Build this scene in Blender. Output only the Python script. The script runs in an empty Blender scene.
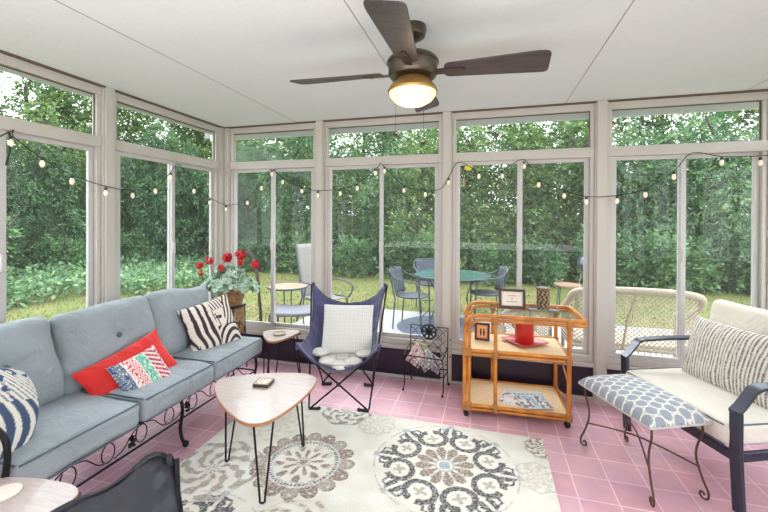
import bpy, math, random
from math import sin, cos, pi, radians, atan2, sqrt, exp
from mathutils import Vector, Matrix, Euler, noise
sc = bpy.context.scene
col = sc.collection

# ------------------------------------------------------------------ camera
YAW, PIT, ROL, FPX, CY, CAMH = .2690, -.0042, .0041, 377.55, 220.31, 1.4311
fw = Vector((-sin(YAW)*cos(PIT), cos(YAW)*cos(PIT), sin(PIT)))
rt = Vector((cos(YAW), sin(YAW), 0)); up = rt.cross(fw)
r2 = rt*cos(ROL)+up*sin(ROL); u2 = up*cos(ROL)-rt*sin(ROL)
cam = bpy.data.cameras.new('camera'); co = bpy.data.objects.new('camera', cam); col.objects.link(co)
m = Matrix((r2, u2, -fw)).transposed().to_4x4(); m.translation = Vector((0, 0, CAMH)); co.matrix_world = m
cam.sensor_fit = 'HORIZONTAL'; cam.sensor_width = 36; cam.lens = 36*FPX/768
cam.shift_x = 0; cam.shift_y = -(256-CY)/768
cam.clip_start = .02; cam.clip_end = 200
sc.camera = co
# ------------------------------------------------------------------ world, lights, exposure
w = bpy.data.worlds.new('sky'); sc.world = w; w.use_nodes = True
nt = w.node_tree; bg = nt.nodes['Background']
tc = nt.nodes.new('ShaderNodeTexCoord'); sx = nt.nodes.new('ShaderNodeSeparateXYZ'); rp = nt.nodes.new('ShaderNodeValToRGB')
nt.links.new(tc.outputs['Generated'], sx.inputs[0]); nt.links.new(sx.outputs['Z'], rp.inputs['Fac'])
rp.color_ramp.elements[0].position = 0; rp.color_ramp.elements[0].color = (.97, .98, 1, 1)
rp.color_ramp.elements[1].position = 1; rp.color_ramp.elements[1].color = (.82, .9, 1, 1)
nt.links.new(rp.outputs[0], bg.inputs['Color']); bg.inputs['Strength'].default_value = 5.2
sun = bpy.data.lights.new('sun', 'SUN'); sun.energy = 2.6; sun.angle = radians(38); sun.color = (1, .96, .9)
so = bpy.data.objects.new('sun', sun); col.objects.link(so); so.rotation_euler = Vector((.38, -.62, -.75)).to_track_quat('-Z', 'Y').to_euler()
def area(name, loc, tgt, sx_, sy_, power, color=(1, 1, 1)):
    l = bpy.data.lights.new(name, 'AREA'); l.shape = 'RECTANGLE'; l.size = sx_; l.size_y = sy_; l.energy = power; l.color = color
    o = bpy.data.objects.new(name, l); col.objects.link(o); o.location = loc
    o.rotation_euler = (Vector(tgt)-Vector(loc)).to_track_quat('-Z', 'Y').to_euler(); return o
area('added_front_fill', (-.2, -.85, 1.5), (-.3, 2.2, 1.2), 3.6, 1.7, 5, (.97, .98, 1))  # added fill light behind the camera, not a source in the house
area('added_ceiling_fill', (-.2, -.3, .95), (-.2, -.25, 2.36), 3.4, 1.1, 90, (.97, .985, 1))  # added unseen lamp aimed up, brightens the ceiling in place of bounced light
vs = sc.view_settings; sc.display_settings.display_device = 'sRGB'
vs.view_transform = 'Standard'; vs.look = 'None'; vs.exposure = 0; vs.gamma = 1; vs.use_curve_mapping = False

# ------------------------------------------------------------------ helpers
def lin(r, g, b):
    f = lambda c: (c/255/12.92) if c/255 <= .04045 else ((c/255+.055)/1.055)**2.4
    return (f(r), f(g), f(b))
def mat(name, rgb=(.8, .8, .8), rough=.6, metal=0, vary=0, scale=20, bump=0, bscale=60, spec=.5, rgb2=None, stretch=None, coat=0, sheen=0, trans=0, emit=None, estr=0, vcol=False, wrinkle=0):
    M = bpy.data.materials.new(name); M.use_nodes = True; n = M.node_tree; N = n.nodes; L = n.links
    b = N['Principled BSDF']; c = (*rgb, 1)
    b.inputs['Base Color'].default_value = c; b.inputs['Roughness'].default_value = rough; b.inputs['Metallic'].default_value = metal
    b.inputs['Specular IOR Level'].default_value = spec
    b.inputs['Coat Weight'].default_value = coat; b.inputs['Sheen Weight'].default_value = sheen; b.inputs['Transmission Weight'].default_value = trans
    if emit: b.inputs['Emission Color'].default_value = (*emit, 1); b.inputs['Emission Strength'].default_value = estr
    t = N.new('ShaderNodeTexCoord'); mp = N.new('ShaderNodeMapping'); L.new(t.outputs['Object'], mp.inputs[0])
    if stretch: mp.inputs['Scale'].default_value = stretch
    if vary or rgb2 or vcol:
        nz = N.new('ShaderNodeTexNoise'); nz.inputs['Scale'].default_value = scale; nz.inputs['Detail'].default_value = 5; L.new(mp.outputs[0], nz.inputs['Vector'])
        r = N.new('ShaderNodeValToRGB'); L.new(nz.outputs['Fac'], r.inputs[0])
        r.color_ramp.elements[0].position = .3; r.color_ramp.elements[1].position = .7
        if rgb2: a, d = rgb2, rgb
        else:
            base = (1, 1, 1) if vcol else rgb
            a = tuple(max(0, x*(1-vary)) for x in base); d = tuple(min(1, x*(1+vary)) for x in base)
        r.color_ramp.elements[0].color = (*a, 1); r.color_ramp.elements[1].color = (*d, 1)
        if vcol:
            at = N.new('ShaderNodeAttribute'); at.attribute_name = 'Col'
            mx = N.new('ShaderNodeMixRGB'); mx.blend_type = 'MULTIPLY'; mx.inputs[0].default_value = 1
            L.new(at.outputs['Color'], mx.inputs[1]); L.new(r.outputs[0], mx.inputs[2]); L.new(mx.outputs[0], b.inputs['Base Color'])
        else: L.new(r.outputs[0], b.inputs['Base Color'])
    if bump:
        nb = N.new('ShaderNodeTexNoise'); nb.inputs['Scale'].default_value = bscale; nb.inputs['Detail'].default_value = 4; L.new(mp.outputs[0], nb.inputs['Vector'])
        bp = N.new('ShaderNodeBump'); bp.inputs['Strength'].default_value = bump; bp.inputs['Distance'].default_value = .01
        L.new(nb.outputs['Fac'], bp.inputs['Height']); L.new(bp.outputs[0], b.inputs['Normal'])
        if wrinkle:
            n2 = N.new('ShaderNodeTexNoise'); n2.inputs['Scale'].default_value = 5; n2.inputs['Detail'].default_value = 3; n2.inputs['Distortion'].default_value = 1.6
            L.new(mp.outputs[0], n2.inputs['Vector']); b2 = N.new('ShaderNodeBump'); b2.inputs['Strength'].default_value = wrinkle; b2.inputs['Distance'].default_value = .06
            L.new(n2.outputs['Fac'], b2.inputs['Height']); L.new(b2.outputs[0], bp.inputs['Normal'])
    return M

class MB:
    def __init__(s): s.v = []; s.f = []; s.c = []; s.hasc = False
    def add(s, vs_, fs, cs=None):
        o = len(s.v); s.v += [tuple(x) for x in vs_]; s.f += [tuple(i+o for i in f) for f in fs]
        if cs: s.hasc = True; s.c += cs
        else: s.c += [(1, 1, 1)]*len(vs_)
        return s
    def box(s, x0, x1, y0, y1, z0, z1, M=None):
        p = [Vector((x, y, z)) for x in (x0, x1) for y in (y0, y1) for z in (z0, z1)]
        if M: p = [M @ q for q in p]
        return s.add(p, [(0, 1, 3, 2), (4, 6, 7, 5), (0, 4, 5, 1), (2, 3, 7, 6), (0, 2, 6, 4), (1, 5, 7, 3)])
    def beam(s, a, b, w_, h_, upv=(0, 0, 1)):
        a = Vector(a); b = Vector(b); d = (b-a).normalized(); r = d.cross(Vector(upv)).normalized(); u = r.cross(d)
        p = [q+r*sx_*w_/2+u*sz_*h_/2 for q in (a, b) for sx_ in (-1, 1) for sz_ in (-1, 1)]
        return s.add(p, [(0, 2, 3, 1), (4, 5, 7, 6), (0, 1, 5, 4), (2, 6, 7, 3), (0, 4, 6, 2), (1, 3, 7, 5)])
    def tube(s, path, r, n=8, closed=False, caps=True):
        P = [Vector(p) for p in path]; k = len(P); rr = r if isinstance(r, (list, tuple)) else [r]*k
        T = []
        for i in range(k):
            if closed: t = P[(i+1) % k]-P[i-1]
            else: t = P[min(i+1, k-1)]-P[max(i-1, 0)]
            T.append(t.normalized() if t.length > 1e-9 else Vector((0, 0, 1)))
        u = T[0].orthogonal().normalized(); o = []
        for i in range(k):
            u = (u-T[i]*u.dot(T[i])); u = u.normalized() if u.length > 1e-6 else T[i].orthogonal().normalized()
            v = T[i].cross(u)
            o += [P[i]+(u*cos(2*pi*j/n)+v*sin(2*pi*j/n))*rr[i] for j in range(n)]
        fs = []
        for i in range(k if closed else k-1):
            a = i*n; b = ((i+1) % k)*n
            fs += [(a+j, a+(j+1) % n, b+(j+1) % n, b+j) for j in range(n)]
        if not closed and caps: fs += [tuple(range(n))[::-1], tuple((k-1)*n+j for j in range(n))]
        return s.add(o, fs)
    def lathe(s, prof, c=(0, 0, 0), n=24, cols=None):
        o = []; cc = []
        for i, (r, z) in enumerate(prof):
            for j in range(n):
                a = 2*pi*j/n; o.append((c[0]+r*cos(a), c[1]+r*sin(a), c[2]+z))
        k = len(prof); fs = [(i*n+j, i*n+(j+1) % n, (i+1)*n+(j+1) % n, (i+1)*n+j) for i in range(k-1) for j in range(n)]
        if prof[0][0] > 1e-4: fs.append(tuple(range(n))[::-1])
        if prof[-1][0] > 1e-4: fs.append(tuple((k-1)*n+j for j in range(n)))
        return s.add(o, fs)
    def prism(s, out, z0, z1, M=None):
        n = len(out); p = [Vector((x, y, z0)) for x, y in out]+[Vector((x, y, z1)) for x, y in out]
        if M: p = [M @ q for q in p]
        return s.add(p, [tuple(range(n))[::-1], tuple(range(n, 2*n))]+[(i, (i+1) % n, n+(i+1) % n, n+i) for i in range(n)])
    def grid(s, nu, nv, fn, cf=None, closed=False):
        o = []; cc = []
        for j in range(nv+1):
            for i in range(nu+1):
                u = i/nu; v = j/nv; o.append(fn(u, v))
                if cf: cc.append(cf(u, v))
        fs = [(j*(nu+1)+i, j*(nu+1)+i+1, (j+1)*(nu+1)+i+1, (j+1)*(nu+1)+i) for j in range(nv) for i in range(nu)]
        return s.add(o, fs, cc if cf else None)
    def ball(s, c, r, n=12, sz=1):
        return s.lathe([(max(1e-5, r*sin(pi*i/(n//2))), -r*sz*cos(pi*i/(n//2))) for i in range(n//2+1)], c, n)
    def build(s, name, M=None, parent=None, smooth=True, bev=0, solid=0, sub=0, ang=40):
        me = bpy.data.meshes.new(name); me.from_pydata(s.v, [], s.f); me.update()
        if smooth:
            me.polygons.foreach_set('use_smooth', [True]*len(me.polygons))
            try: me.set_sharp_from_angle(angle=radians(ang))
            except Exception: pass
        if s.hasc:
            a = me.color_attributes.new('Col', 'FLOAT_COLOR', 'POINT')
            fl = []
            for c in s.c: fl += [c[0], c[1], c[2], 1]
            a.data.foreach_set('color', fl)
        o = bpy.data.objects.new(name, me); col.objects.link(o)
        if M: me.materials.append(M)
        if parent: o.parent = parent
        if solid:
            d = o.modifiers.new('s', 'SOLIDIFY'); d.thickness = solid; d.offset = 0
        if bev:
            d = o.modifiers.new('b', 'BEVEL'); d.width = bev; d.segments = 2; d.limit_method = 'ANGLE'; d.angle_limit = radians(50)
        if sub:
            d = o.modifiers.new('u', 'SUBSURF'); d.levels = sub; d.render_levels = sub
        return o
def thing(name, label, cat, loc=(0, 0, 0), rz=0, group=None):
    o = bpy.data.objects.new(name, None); col.objects.link(o); o.empty_display_size = .05
    o.location = loc; o.rotation_euler = (0, 0, rz); o['label'] = label; o['category'] = cat
    if group: o['group'] = group
    return o
def tag(o, label, cat, group=None, kind=None):
    o['label'] = label; o['category'] = cat
    if group: o['group'] = group
    if kind: o['kind'] = kind
    return o
def struct(o, label=None):
    o['kind'] = 'structure'
    if label: o['label'] = label
    return o
def copytree(o, parent=None):
    c = o.copy(); col.objects.link(c)
    if parent: c.parent = parent
    for ch in list(o.children): copytree(ch, c)
    return c
def cr(pts, n=8, closed=False):       # Catmull-Rom
    P = [Vector(p) for p in pts]; k = len(P); o = []
    rng = range(k) if closed else range(k-1)
    for i in rng:
        if closed: a, b, c, d = P[i-1], P[i], P[(i+1) % k], P[(i+2) % k]
        else: a, b, c, d = P[max(i-1, 0)], P[i], P[i+1], P[min(i+2, k-1)]
        for j in range(n):
            t = j/n; o.append(.5*((2*b)+(c-a)*t+(2*a-5*b+4*c-d)*t*t+(3*b-a-3*c+d)*t**3))
    if not closed: o.append(P[-1])
    return o
def rpoly(pts, r, n=6):               # polygon with rounded corners (2d)
    o = []; k = len(pts)
    for i in range(k):
        p = Vector(pts[i]); a = (Vector(pts[i-1])-p); b = (Vector(pts[(i+1) % k])-p)
        ra = min(r, a.length*.49, b.length*.49); s_ = p+a.normalized()*ra; e = p+b.normalized()*ra
        for j in range(n+1):
            t = j/n; q = s_*(1-t)**2+p*2*t*(1-t)+e*t*t; o.append((q.x, q.y))
    return o
def nz(x, y, z=0, s=1): return noise.noise(Vector((x*s, y*s, z*s)))
def softbox(mb, c, sx_, sy_, sz_, r=.04, bulge=.02, wr=.004, ws=9, seed=0, N=22, M=None):
    """rounded, slightly puffed cushion"""
    h = Vector((sx_/2, sy_/2, sz_/2)); faces = []
    for ax in range(3):
        for sg in (-1, 1):
            vs_ = []
            for j in range(N+1):
                for i in range(N+1):
                    a = -cos(pi*i/N)*.35+(-1+2*i/N)*.65; b = -cos(pi*j/N)*.35+(-1+2*j/N)*.65
                    p = [0, 0, 0]; p[ax] = sg; p[(ax+1) % 3] = a*sg; p[(ax+2) % 3] = b
                    q = Vector((p[0]*h.x, p[1]*h.y, p[2]*h.z))
                    inner = Vector([max(-h[k]+r, min(h[k]-r, q[k])) for k in range(3)])
                    d = q-inner
                    if d.length > 1e-6: q = inner+d.normalized()*r
                    u = [q[k]/h[k] for k in range(3)]
                    kk = min(range(3), key=lambda k_: h[k_]); o_ = [k_ for k_ in range(3) if k_ != kk]
                    q[kk] += (1 if u[kk] > 0 else -1)*abs(u[kk])*bulge*(1-u[o_[0]]**2)*(1-u[o_[1]]**2)
                    nn = Vector((nz(q.x, q.y, q.z+seed, ws), nz(q.y, q.z, q.x+seed+5, ws), nz(q.z, q.x+seed, q.y, ws)))*wr
                    q = q+nn+Vector(c)
                    vs_.append(M @ q if M else q)
            fs = [(j*(N+1)+i, j*(N+1)+i+1, (j+1)*(N+1)+i+1, (j+1)*(N+1)+i) for j in range(N) for i in range(N)]
            mb.add(vs_, fs)
    return mb
def pillow(mb, w_, h_, t, cf=None, N=40, pinch=.06, p=2.2, wr=.006, ws=7, seed=0, rnd=0):
    """throw pillow: x width, z height, y thickness; front faces -y"""
    for sg in (-1, 1):
        def fn(u, v):
            a = -1+2*u; b = -1+2*v
            q = max(0, (1-abs(a)**p))**.5*max(0, (1-abs(b)**p))**.5
            x = a*w_/2*(1-pinch*(1-b*b)); z = b*h_/2*(1-pinch*(1-a*a))
            if rnd: x, z = x*sqrt(1-rnd*b*b/2), z*sqrt(1-rnd*a*a/2)
            return (x, sg*(t/2*q+wr*q*nz(x+seed, z, sg, ws)*2), z)
        if sg < 0: mb.grid(N, N, fn, cf)
        else: mb.grid(N, N, lambda u, v: fn(1-u, v), (lambda u, v: cf(1-u, v)) if cf else None)
    return mb
def weld(o, d=.0006):
    m_ = o.modifiers.new('w', 'WELD'); m_.merge_threshold = d; return o

# ------------------------------------------------------------------ materials
M = {}
M['frame'] = mat('frame_paint', lin(190, 184, 178), .45, vary=.03, scale=3)
M['sash'] = mat('sash_vinyl', lin(190, 187, 186), .35, vary=.02, scale=3)
M['post'] = mat('post_paint', lin(190, 184, 177), .5, vary=.03, scale=4)
M['ceil'] = mat('ceiling_board', lin(211, 215, 217), .85, vary=.02, scale=40, bump=.12, bscale=90)
M['gasket'] = mat('dark_gasket', lin(95, 82, 66), .6, vary=.1)
M['seam'] = mat('ceiling_seam', lin(160, 156, 152), .8, vary=.05)
M['kick'] = mat('kick_panel', lin(38, 24, 46), .3, vary=.15, scale=5)
M['iron'] = mat('wrought_iron', lin(34, 32, 36), .45, .6, vary=.2)
M['fabric'] = mat('grey_blue_fabric', lin(148, 157, 164), .9, vary=.10, scale=5, bump=.25, bscale=180, sheen=.15, wrinkle=.55)
M['pipe'] = mat('grey_piping', lin(92, 104, 114), .9, vary=.08)
M['red'] = mat('red_fabric', lin(214, 34, 30), .75, vary=.08, scale=8, bump=.15, bscale=200, sheen=.2, wrinkle=.5)
M['vc'] = mat('printed_cloth', (1, 1, 1), .9, vary=.05, scale=120, vcol=True, bump=.2, bscale=300)
M['rug'] = mat('rug_wool', (1, 1, 1), .95, vary=.12, scale=160, vcol=True, bump=.5, bscale=260, sheen=.1)
M['print'] = mat('printed_paper', (1, 1, 1), .4, vary=.02, scale=30, vcol=True)
M['wood'] = mat('pinkish_wood_veneer', lin(190, 175, 172), .28, rgb2=lin(174, 155, 150), scale=6, stretch=(2, 14, 2), coat=.25)
M['edge'] = mat('plywood_edge', lin(176, 126, 84), .45, vary=.15, scale=30)
M['cane'] = mat('rattan', lin(212, 138, 46), .35, rgb2=lin(172, 98, 26), scale=14, stretch=(1, 1, 1), coat=.4)
M['cane2'] = mat('rattan_wrap', lin(166, 112, 54), .5, vary=.2, scale=60)
M['shelf'] = mat('woven_shelf', lin(222, 190, 148), .55, vary=.12, scale=70, bump=.3, bscale=220)
M['navy'] = mat('navy_canvas', lin(62, 58, 100), .75, vary=.12, scale=6, bump=.15, bscale=200, sheen=.3, wrinkle=.5)
M['leather'] = mat('black_leather', lin(26, 29, 40), .36, vary=.2, scale=5, bump=.12, bscale=60, wrinkle=.8)
M['white'] = mat('white_fabric', lin(222, 220, 216), .9, vary=.04, scale=20, bump=.3, bscale=160)
M['cream'] = mat('cream_fabric', lin(218, 211, 200), .9, vary=.04, scale=6, bump=.2, bscale=220, wrinkle=.3)
M['tan'] = mat('tan_fabric', lin(186, 160, 122), .9, vary=.06, scale=6, bump=.2, bscale=220)
M['slate'] = mat('dark_slate_metal', lin(54, 58, 74), .35, .35, vary=.1, coat=.3)
M['bronze'] = mat('bronze_wire', lin(96, 76, 60), .4, .7, vary=.15)
M['fanmetal'] = mat('oil_rubbed_bronze', lin(86, 76, 66), .35, .7, vary=.15)
M['amber'] = mat('amber_fitter', lin(166, 128, 72), .35, .6, vary=.1)
M['blade'] = mat('fan_blade_wood', lin(78, 68, 68), .4, rgb2=lin(46, 40, 42), scale=7, stretch=(1, 14, 1))
M['bowl'] = mat('lamp_glass', (.75, .62, .42), .3, emit=(1, .74, .34), estr=.95)
M['bulb'] = mat('bulb_glass', (.82, .72, .58), .15, emit=(1, .82, .6), estr=.22)
M['cord'] = mat('dark_green_cord', lin(30, 44, 36), .6, vary=.1)
M['rubber'] = mat('black_rubber', lin(24, 24, 26), .6, vary=.1)
M['gold'] = mat('yellow_plastic', lin(236, 220, 70), .4, vary=.05)
M['darkwood'] = mat('dark_frame_wood', lin(58, 44, 38), .4, vary=.2, scale=30)
M['paper'] = mat('paper', lin(226, 216, 204), .7, vary=.03)
M['redwax'] = mat('red_wax', lin(184, 32, 24), .35, vary=.06, spec=.5, coat=.3)
M['redplate'] = mat('red_plate', lin(190, 60, 66), .3, vary=.08, coat=.4)
M['soil'] = mat('potting_soil', lin(60, 44, 34), .95, vary=.3, scale=60)
M['wicker'] = mat('brown_wicker', lin(190, 150, 104), .7, rgb2=lin(92, 62, 42), scale=45, bump=.4, bscale=150)
M['leafg'] = mat('geranium_leaf', lin(104, 146, 116), .6, rgb2=lin(196, 212, 196), scale=40)
M['stem'] = mat('green_stem', lin(90, 110, 70), .6, vary=.1)
M['petal'] = mat('red_petal', lin(206, 26, 44), .6, vary=.15, scale=60)
M['concrete'] = mat('patio_concrete', lin(160, 156, 154), .85, vary=.05, scale=4, bump=.1, bscale=60)
M['lawn'] = mat('lawn', lin(92, 104, 46), .95, rgb2=lin(120, 113, 68), scale=1.6, bump=.6, bscale=30)
M['blade_g'] = mat('grass_blade', lin(98, 116, 44), .8, vary=.2, scale=3)
M['bark'] = mat('bark', lin(74, 62, 54), .9, rgb2=lin(46, 38, 34), scale=10, stretch=(3, 3, .6), bump=.6, bscale=20)
M['outmetal'] = mat('grey_outdoor_metal', lin(70, 76, 84), .5, .5, vary=.1)
M['rattangrey'] = mat('grey_poly_rattan', lin(62, 68, 78), .7, vary=.2, scale=120)
M['sling'] = mat('grey_sling', lin(132, 128, 122), .8, vary=.05, scale=60)
M['cwicker'] = mat('cream_wicker', lin(172, 158, 140), .7, vary=.12, scale=50)
M['tableglass'] = mat('green_table_glass', lin(64, 98, 90), .15, vary=.1, spec=.7)
M['bluemat'] = mat('blue_outdoor_mat', lin(98, 106, 120), .9, rgb2=lin(64, 72, 86), scale=12, stretch=(.3, 6, 1))
M['tabletile'] = mat('tan_table_top', lin(140, 112, 88), .5, vary=.12, scale=12)
M['grill'] = mat('grill_enamel', lin(70, 76, 96), .25, .2, vary=.1, coat=.6)
M['fascia'] = mat('fascia', lin(196, 200, 198), .5, vary=.03)
M['gutter'] = mat('gutter', lin(120, 126, 124), .5, vary=.05)
M['siding'] = mat('house_siding', lin(222, 218, 210), .7, vary=.03, scale=5)
def glassmat(name, fac=.06, tint=(.97, .99, .985), haze=.02):
    G = bpy.data.materials.new(name); G.use_nodes = True; n = G.node_tree; n.nodes.clear()
    o = n.nodes.new('ShaderNodeOutputMaterial'); t = n.nodes.new('ShaderNodeBsdfTransparent'); t.inputs[0].default_value = (*tint, 1)
    g = n.nodes.new('ShaderNodeBsdfGlossy'); g.inputs['Roughness'].default_value = .02
    fc = n.nodes.new('ShaderNodeLayerWeight'); fc.inputs['Blend'].default_value = .5
    pw = n.nodes.new('ShaderNodeMath'); pw.operation = 'POWER'; pw.inputs[1].default_value = 4.5; n.links.new(fc.outputs['Facing'], pw.inputs[0])
    lw = n.nodes.new('ShaderNodeMath'); lw.operation = 'MULTIPLY_ADD'; lw.inputs[1].default_value = .5; lw.inputs[2].default_value = .010; n.links.new(pw.outputs[0], lw.inputs[0])
    mx = n.nodes.new('ShaderNodeMixShader'); n.links.new(lw.outputs[0], mx.inputs[0]); n.links.new(t.outputs[0], mx.inputs[1]); n.links.new(g.outputs[0], mx.inputs[2])
    df = n.nodes.new('ShaderNodeBsdfDiffuse'); df.inputs[0].default_value = (.9, .95, .92, 1); m2 = n.nodes.new('ShaderNodeMixShader'); m2.inputs[0].default_value = haze
    n.links.new(mx.outputs[0], m2.inputs[1]); n.links.new(df.outputs[0], m2.inputs[2]); n.links.new(m2.outputs[0], o.inputs[0]); return G
M['clear'] = glassmat('shelf_glass', haze=.0)
M['glass'] = glassmat('window_glass')
def leafmat(name, c1, c2, c3):
    G = bpy.data.materials.new(name); G.use_nodes = True; n = G.node_tree; N = n.nodes; L = n.links; N.clear()
    o = N.new('ShaderNodeOutputMaterial'); at = N.new('ShaderNodeAttribute'); at.attribute_name = 'Col'
    sp = N.new('ShaderNodeSeparateColor'); L.new(at.outputs['Color'], sp.inputs[0])
    oi = N.new('ShaderNodeObjectInfo'); ad = N.new('ShaderNodeMath'); ad.operation = 'MULTIPLY_ADD'
    ad.inputs[1].default_value = .3; L.new(oi.outputs['Random'], ad.inputs[0]); L.new(sp.outputs[0], ad.inputs[2])
    tc_ = N.new('ShaderNodeTexCoord'); nn = N.new('ShaderNodeTexNoise'); nn.inputs['Scale'].default_value = 1.2; L.new(tc_.outputs['Object'], nn.inputs['Vector'])
    a2 = N.new('ShaderNodeMath'); a2.operation = 'MULTIPLY_ADD'; a2.inputs[1].default_value = .8; L.new(nn.outputs['Fac'], a2.inputs[0]); L.new(ad.outputs[0], a2.inputs[2])
    a3 = N.new('ShaderNodeMath'); a3.operation = 'SUBTRACT'; a3.inputs[1].default_value = .5; L.new(a2.outputs[0], a3.inputs[0])
    r = N.new('ShaderNodeValToRGB'); L.new(a3.outputs[0], r.inputs[0])
    r.color_ramp.elements[0].color = (*c1, 1); r.color_ramp.elements[1].color = (*c3, 1); e = r.color_ramp.elements.new(.5); e.color = (*c2, 1)
    d = N.new('ShaderNodeBsdfDiffuse'); t = N.new('ShaderNodeBsdfTranslucent'); mx = N.new('ShaderNodeMixShader'); mx.inputs[0].default_value = .45
    L.new(r.outputs[0], d.inputs[0]); L.new(r.outputs[0], t.inputs[0]); L.new(d.outputs[0], mx.inputs[1]); L.new(t.outputs[0], mx.inputs[2])
    g = N.new('ShaderNodeBsdfGlossy'); g.inputs['Roughness'].default_value = .5; m2 = N.new('ShaderNodeMixShader'); m2.inputs[0].default_value = .05
    L.new(mx.outputs[0], m2.inputs[1]); L.new(g.outputs[0], m2.inputs[2]); L.new(m2.outputs[0], o.inputs[0]); return G
M['ev'] = leafmat('evergreen_foliage', lin(36, 64, 42), lin(70, 110, 70), lin(124, 158, 98))
M['br'] = leafmat('bright_foliage', lin(48, 78, 40), lin(88, 124, 64), lin(148, 168, 96))
M['gc'] = leafmat('ground_cover_leaf', lin(60, 98, 64), lin(100, 142, 94), lin(154, 182, 124))

# ------------------------------------------------------------------ room shell
D, Lx, Rx, H, HY = 3.32, -2.635, 2.06, 2.36, -1.0     # back wall, left wall, right wall, ceiling, house wall
GZ = -.2
def tilemat():
    G = mat('pink_floor_tile', lin(192, 126, 134), .38, spec=.4); n = G.node_tree; N = n.nodes; L = n.links; b = N['Principled BSDF']
    g = N.new('ShaderNodeNewGeometry'); mp = N.new('ShaderNodeMapping'); L.new(g.outputs['Position'], mp.inputs[0])
    mp.inputs['Location'].default_value = (-.455+.19*20, -2.70+.19*30, 0)
    br = N.new('ShaderNodeTexBrick'); L.new(mp.outputs[0], br.inputs[0]); br.offset = 0; br.squash = 1
    br.inputs['Scale'].default_value = 1; br.inputs['Mortar Size'].default_value = .0042; br.inputs['Mortar Smooth'].default_value = .3
    br.inputs['Brick Width'].default_value = .19; br.inputs['Row Height'].default_value = .19; br.inputs['Bias'].default_value = 0
    br.inputs['Color1'].default_value = (*lin(218, 176, 188), 1); br.inputs['Color2'].default_value = (*lin(206, 160, 173), 1); br.inputs['Mortar'].default_value = (*lin(238, 208, 212), 1)
    nn = N.new('ShaderNodeTexNoise'); nn.inputs['Scale'].default_value = 5; nn.inputs['Detail'].default_value = 6; L.new(g.outputs['Position'], nn.inputs['Vector'])
    r = N.new('ShaderNodeValToRGB'); r.color_ramp.elements[0].position = .3; r.color_ramp.elements[1].position = .75
    r.color_ramp.elements[0].color = (.82, .80, .86, 1); r.color_ramp.elements[1].color = (1.1, 1.0, .96, 1); L.new(nn.outputs['Fac'], r.inputs[0])
    mx = N.new('ShaderNodeMixRGB'); mx.blend_type = 'MULTIPLY'; mx.inputs[0].default_value = 1; L.new(br.outputs['Color'], mx.inputs[1]); L.new(r.outputs[0], mx.inputs[2]); L.new(mx.outputs[0], b.inputs['Base Color'])
    bp = N.new('ShaderNodeBump'); bp.inputs['Strength'].default_value = .35; bp.inputs['Distance'].default_value = .003; bp.invert = True; L.new(br.outputs['Fac'], bp.inputs['Height']); L.new(bp.outputs[0], b.inputs['Normal'])
    return G
M['tile'] = tilemat()
struct(MB().box(Lx-.15, Rx+.15, HY-.1, D+.15, -.12, 0).build('floor', M['tile'], smooth=False))
struct(MB().box(Lx-.15, Rx+.15, HY-.1, D+.15, H, H+.08).build('ceiling', M['ceil'], smooth=False))
k = 1
for x in (-1.79, -.595, .59, 1.775):
    struct(MB().box(x-.003, x+.003, HY, D, H-.0015, H+.01).build('trim_%d' % k, M['seam'], smooth=False)); k += 1
struct(MB().box(Lx-.12, Rx+.12, HY-.15, HY, 0, H).build('wall_house', M['siding'], smooth=False))

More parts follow.
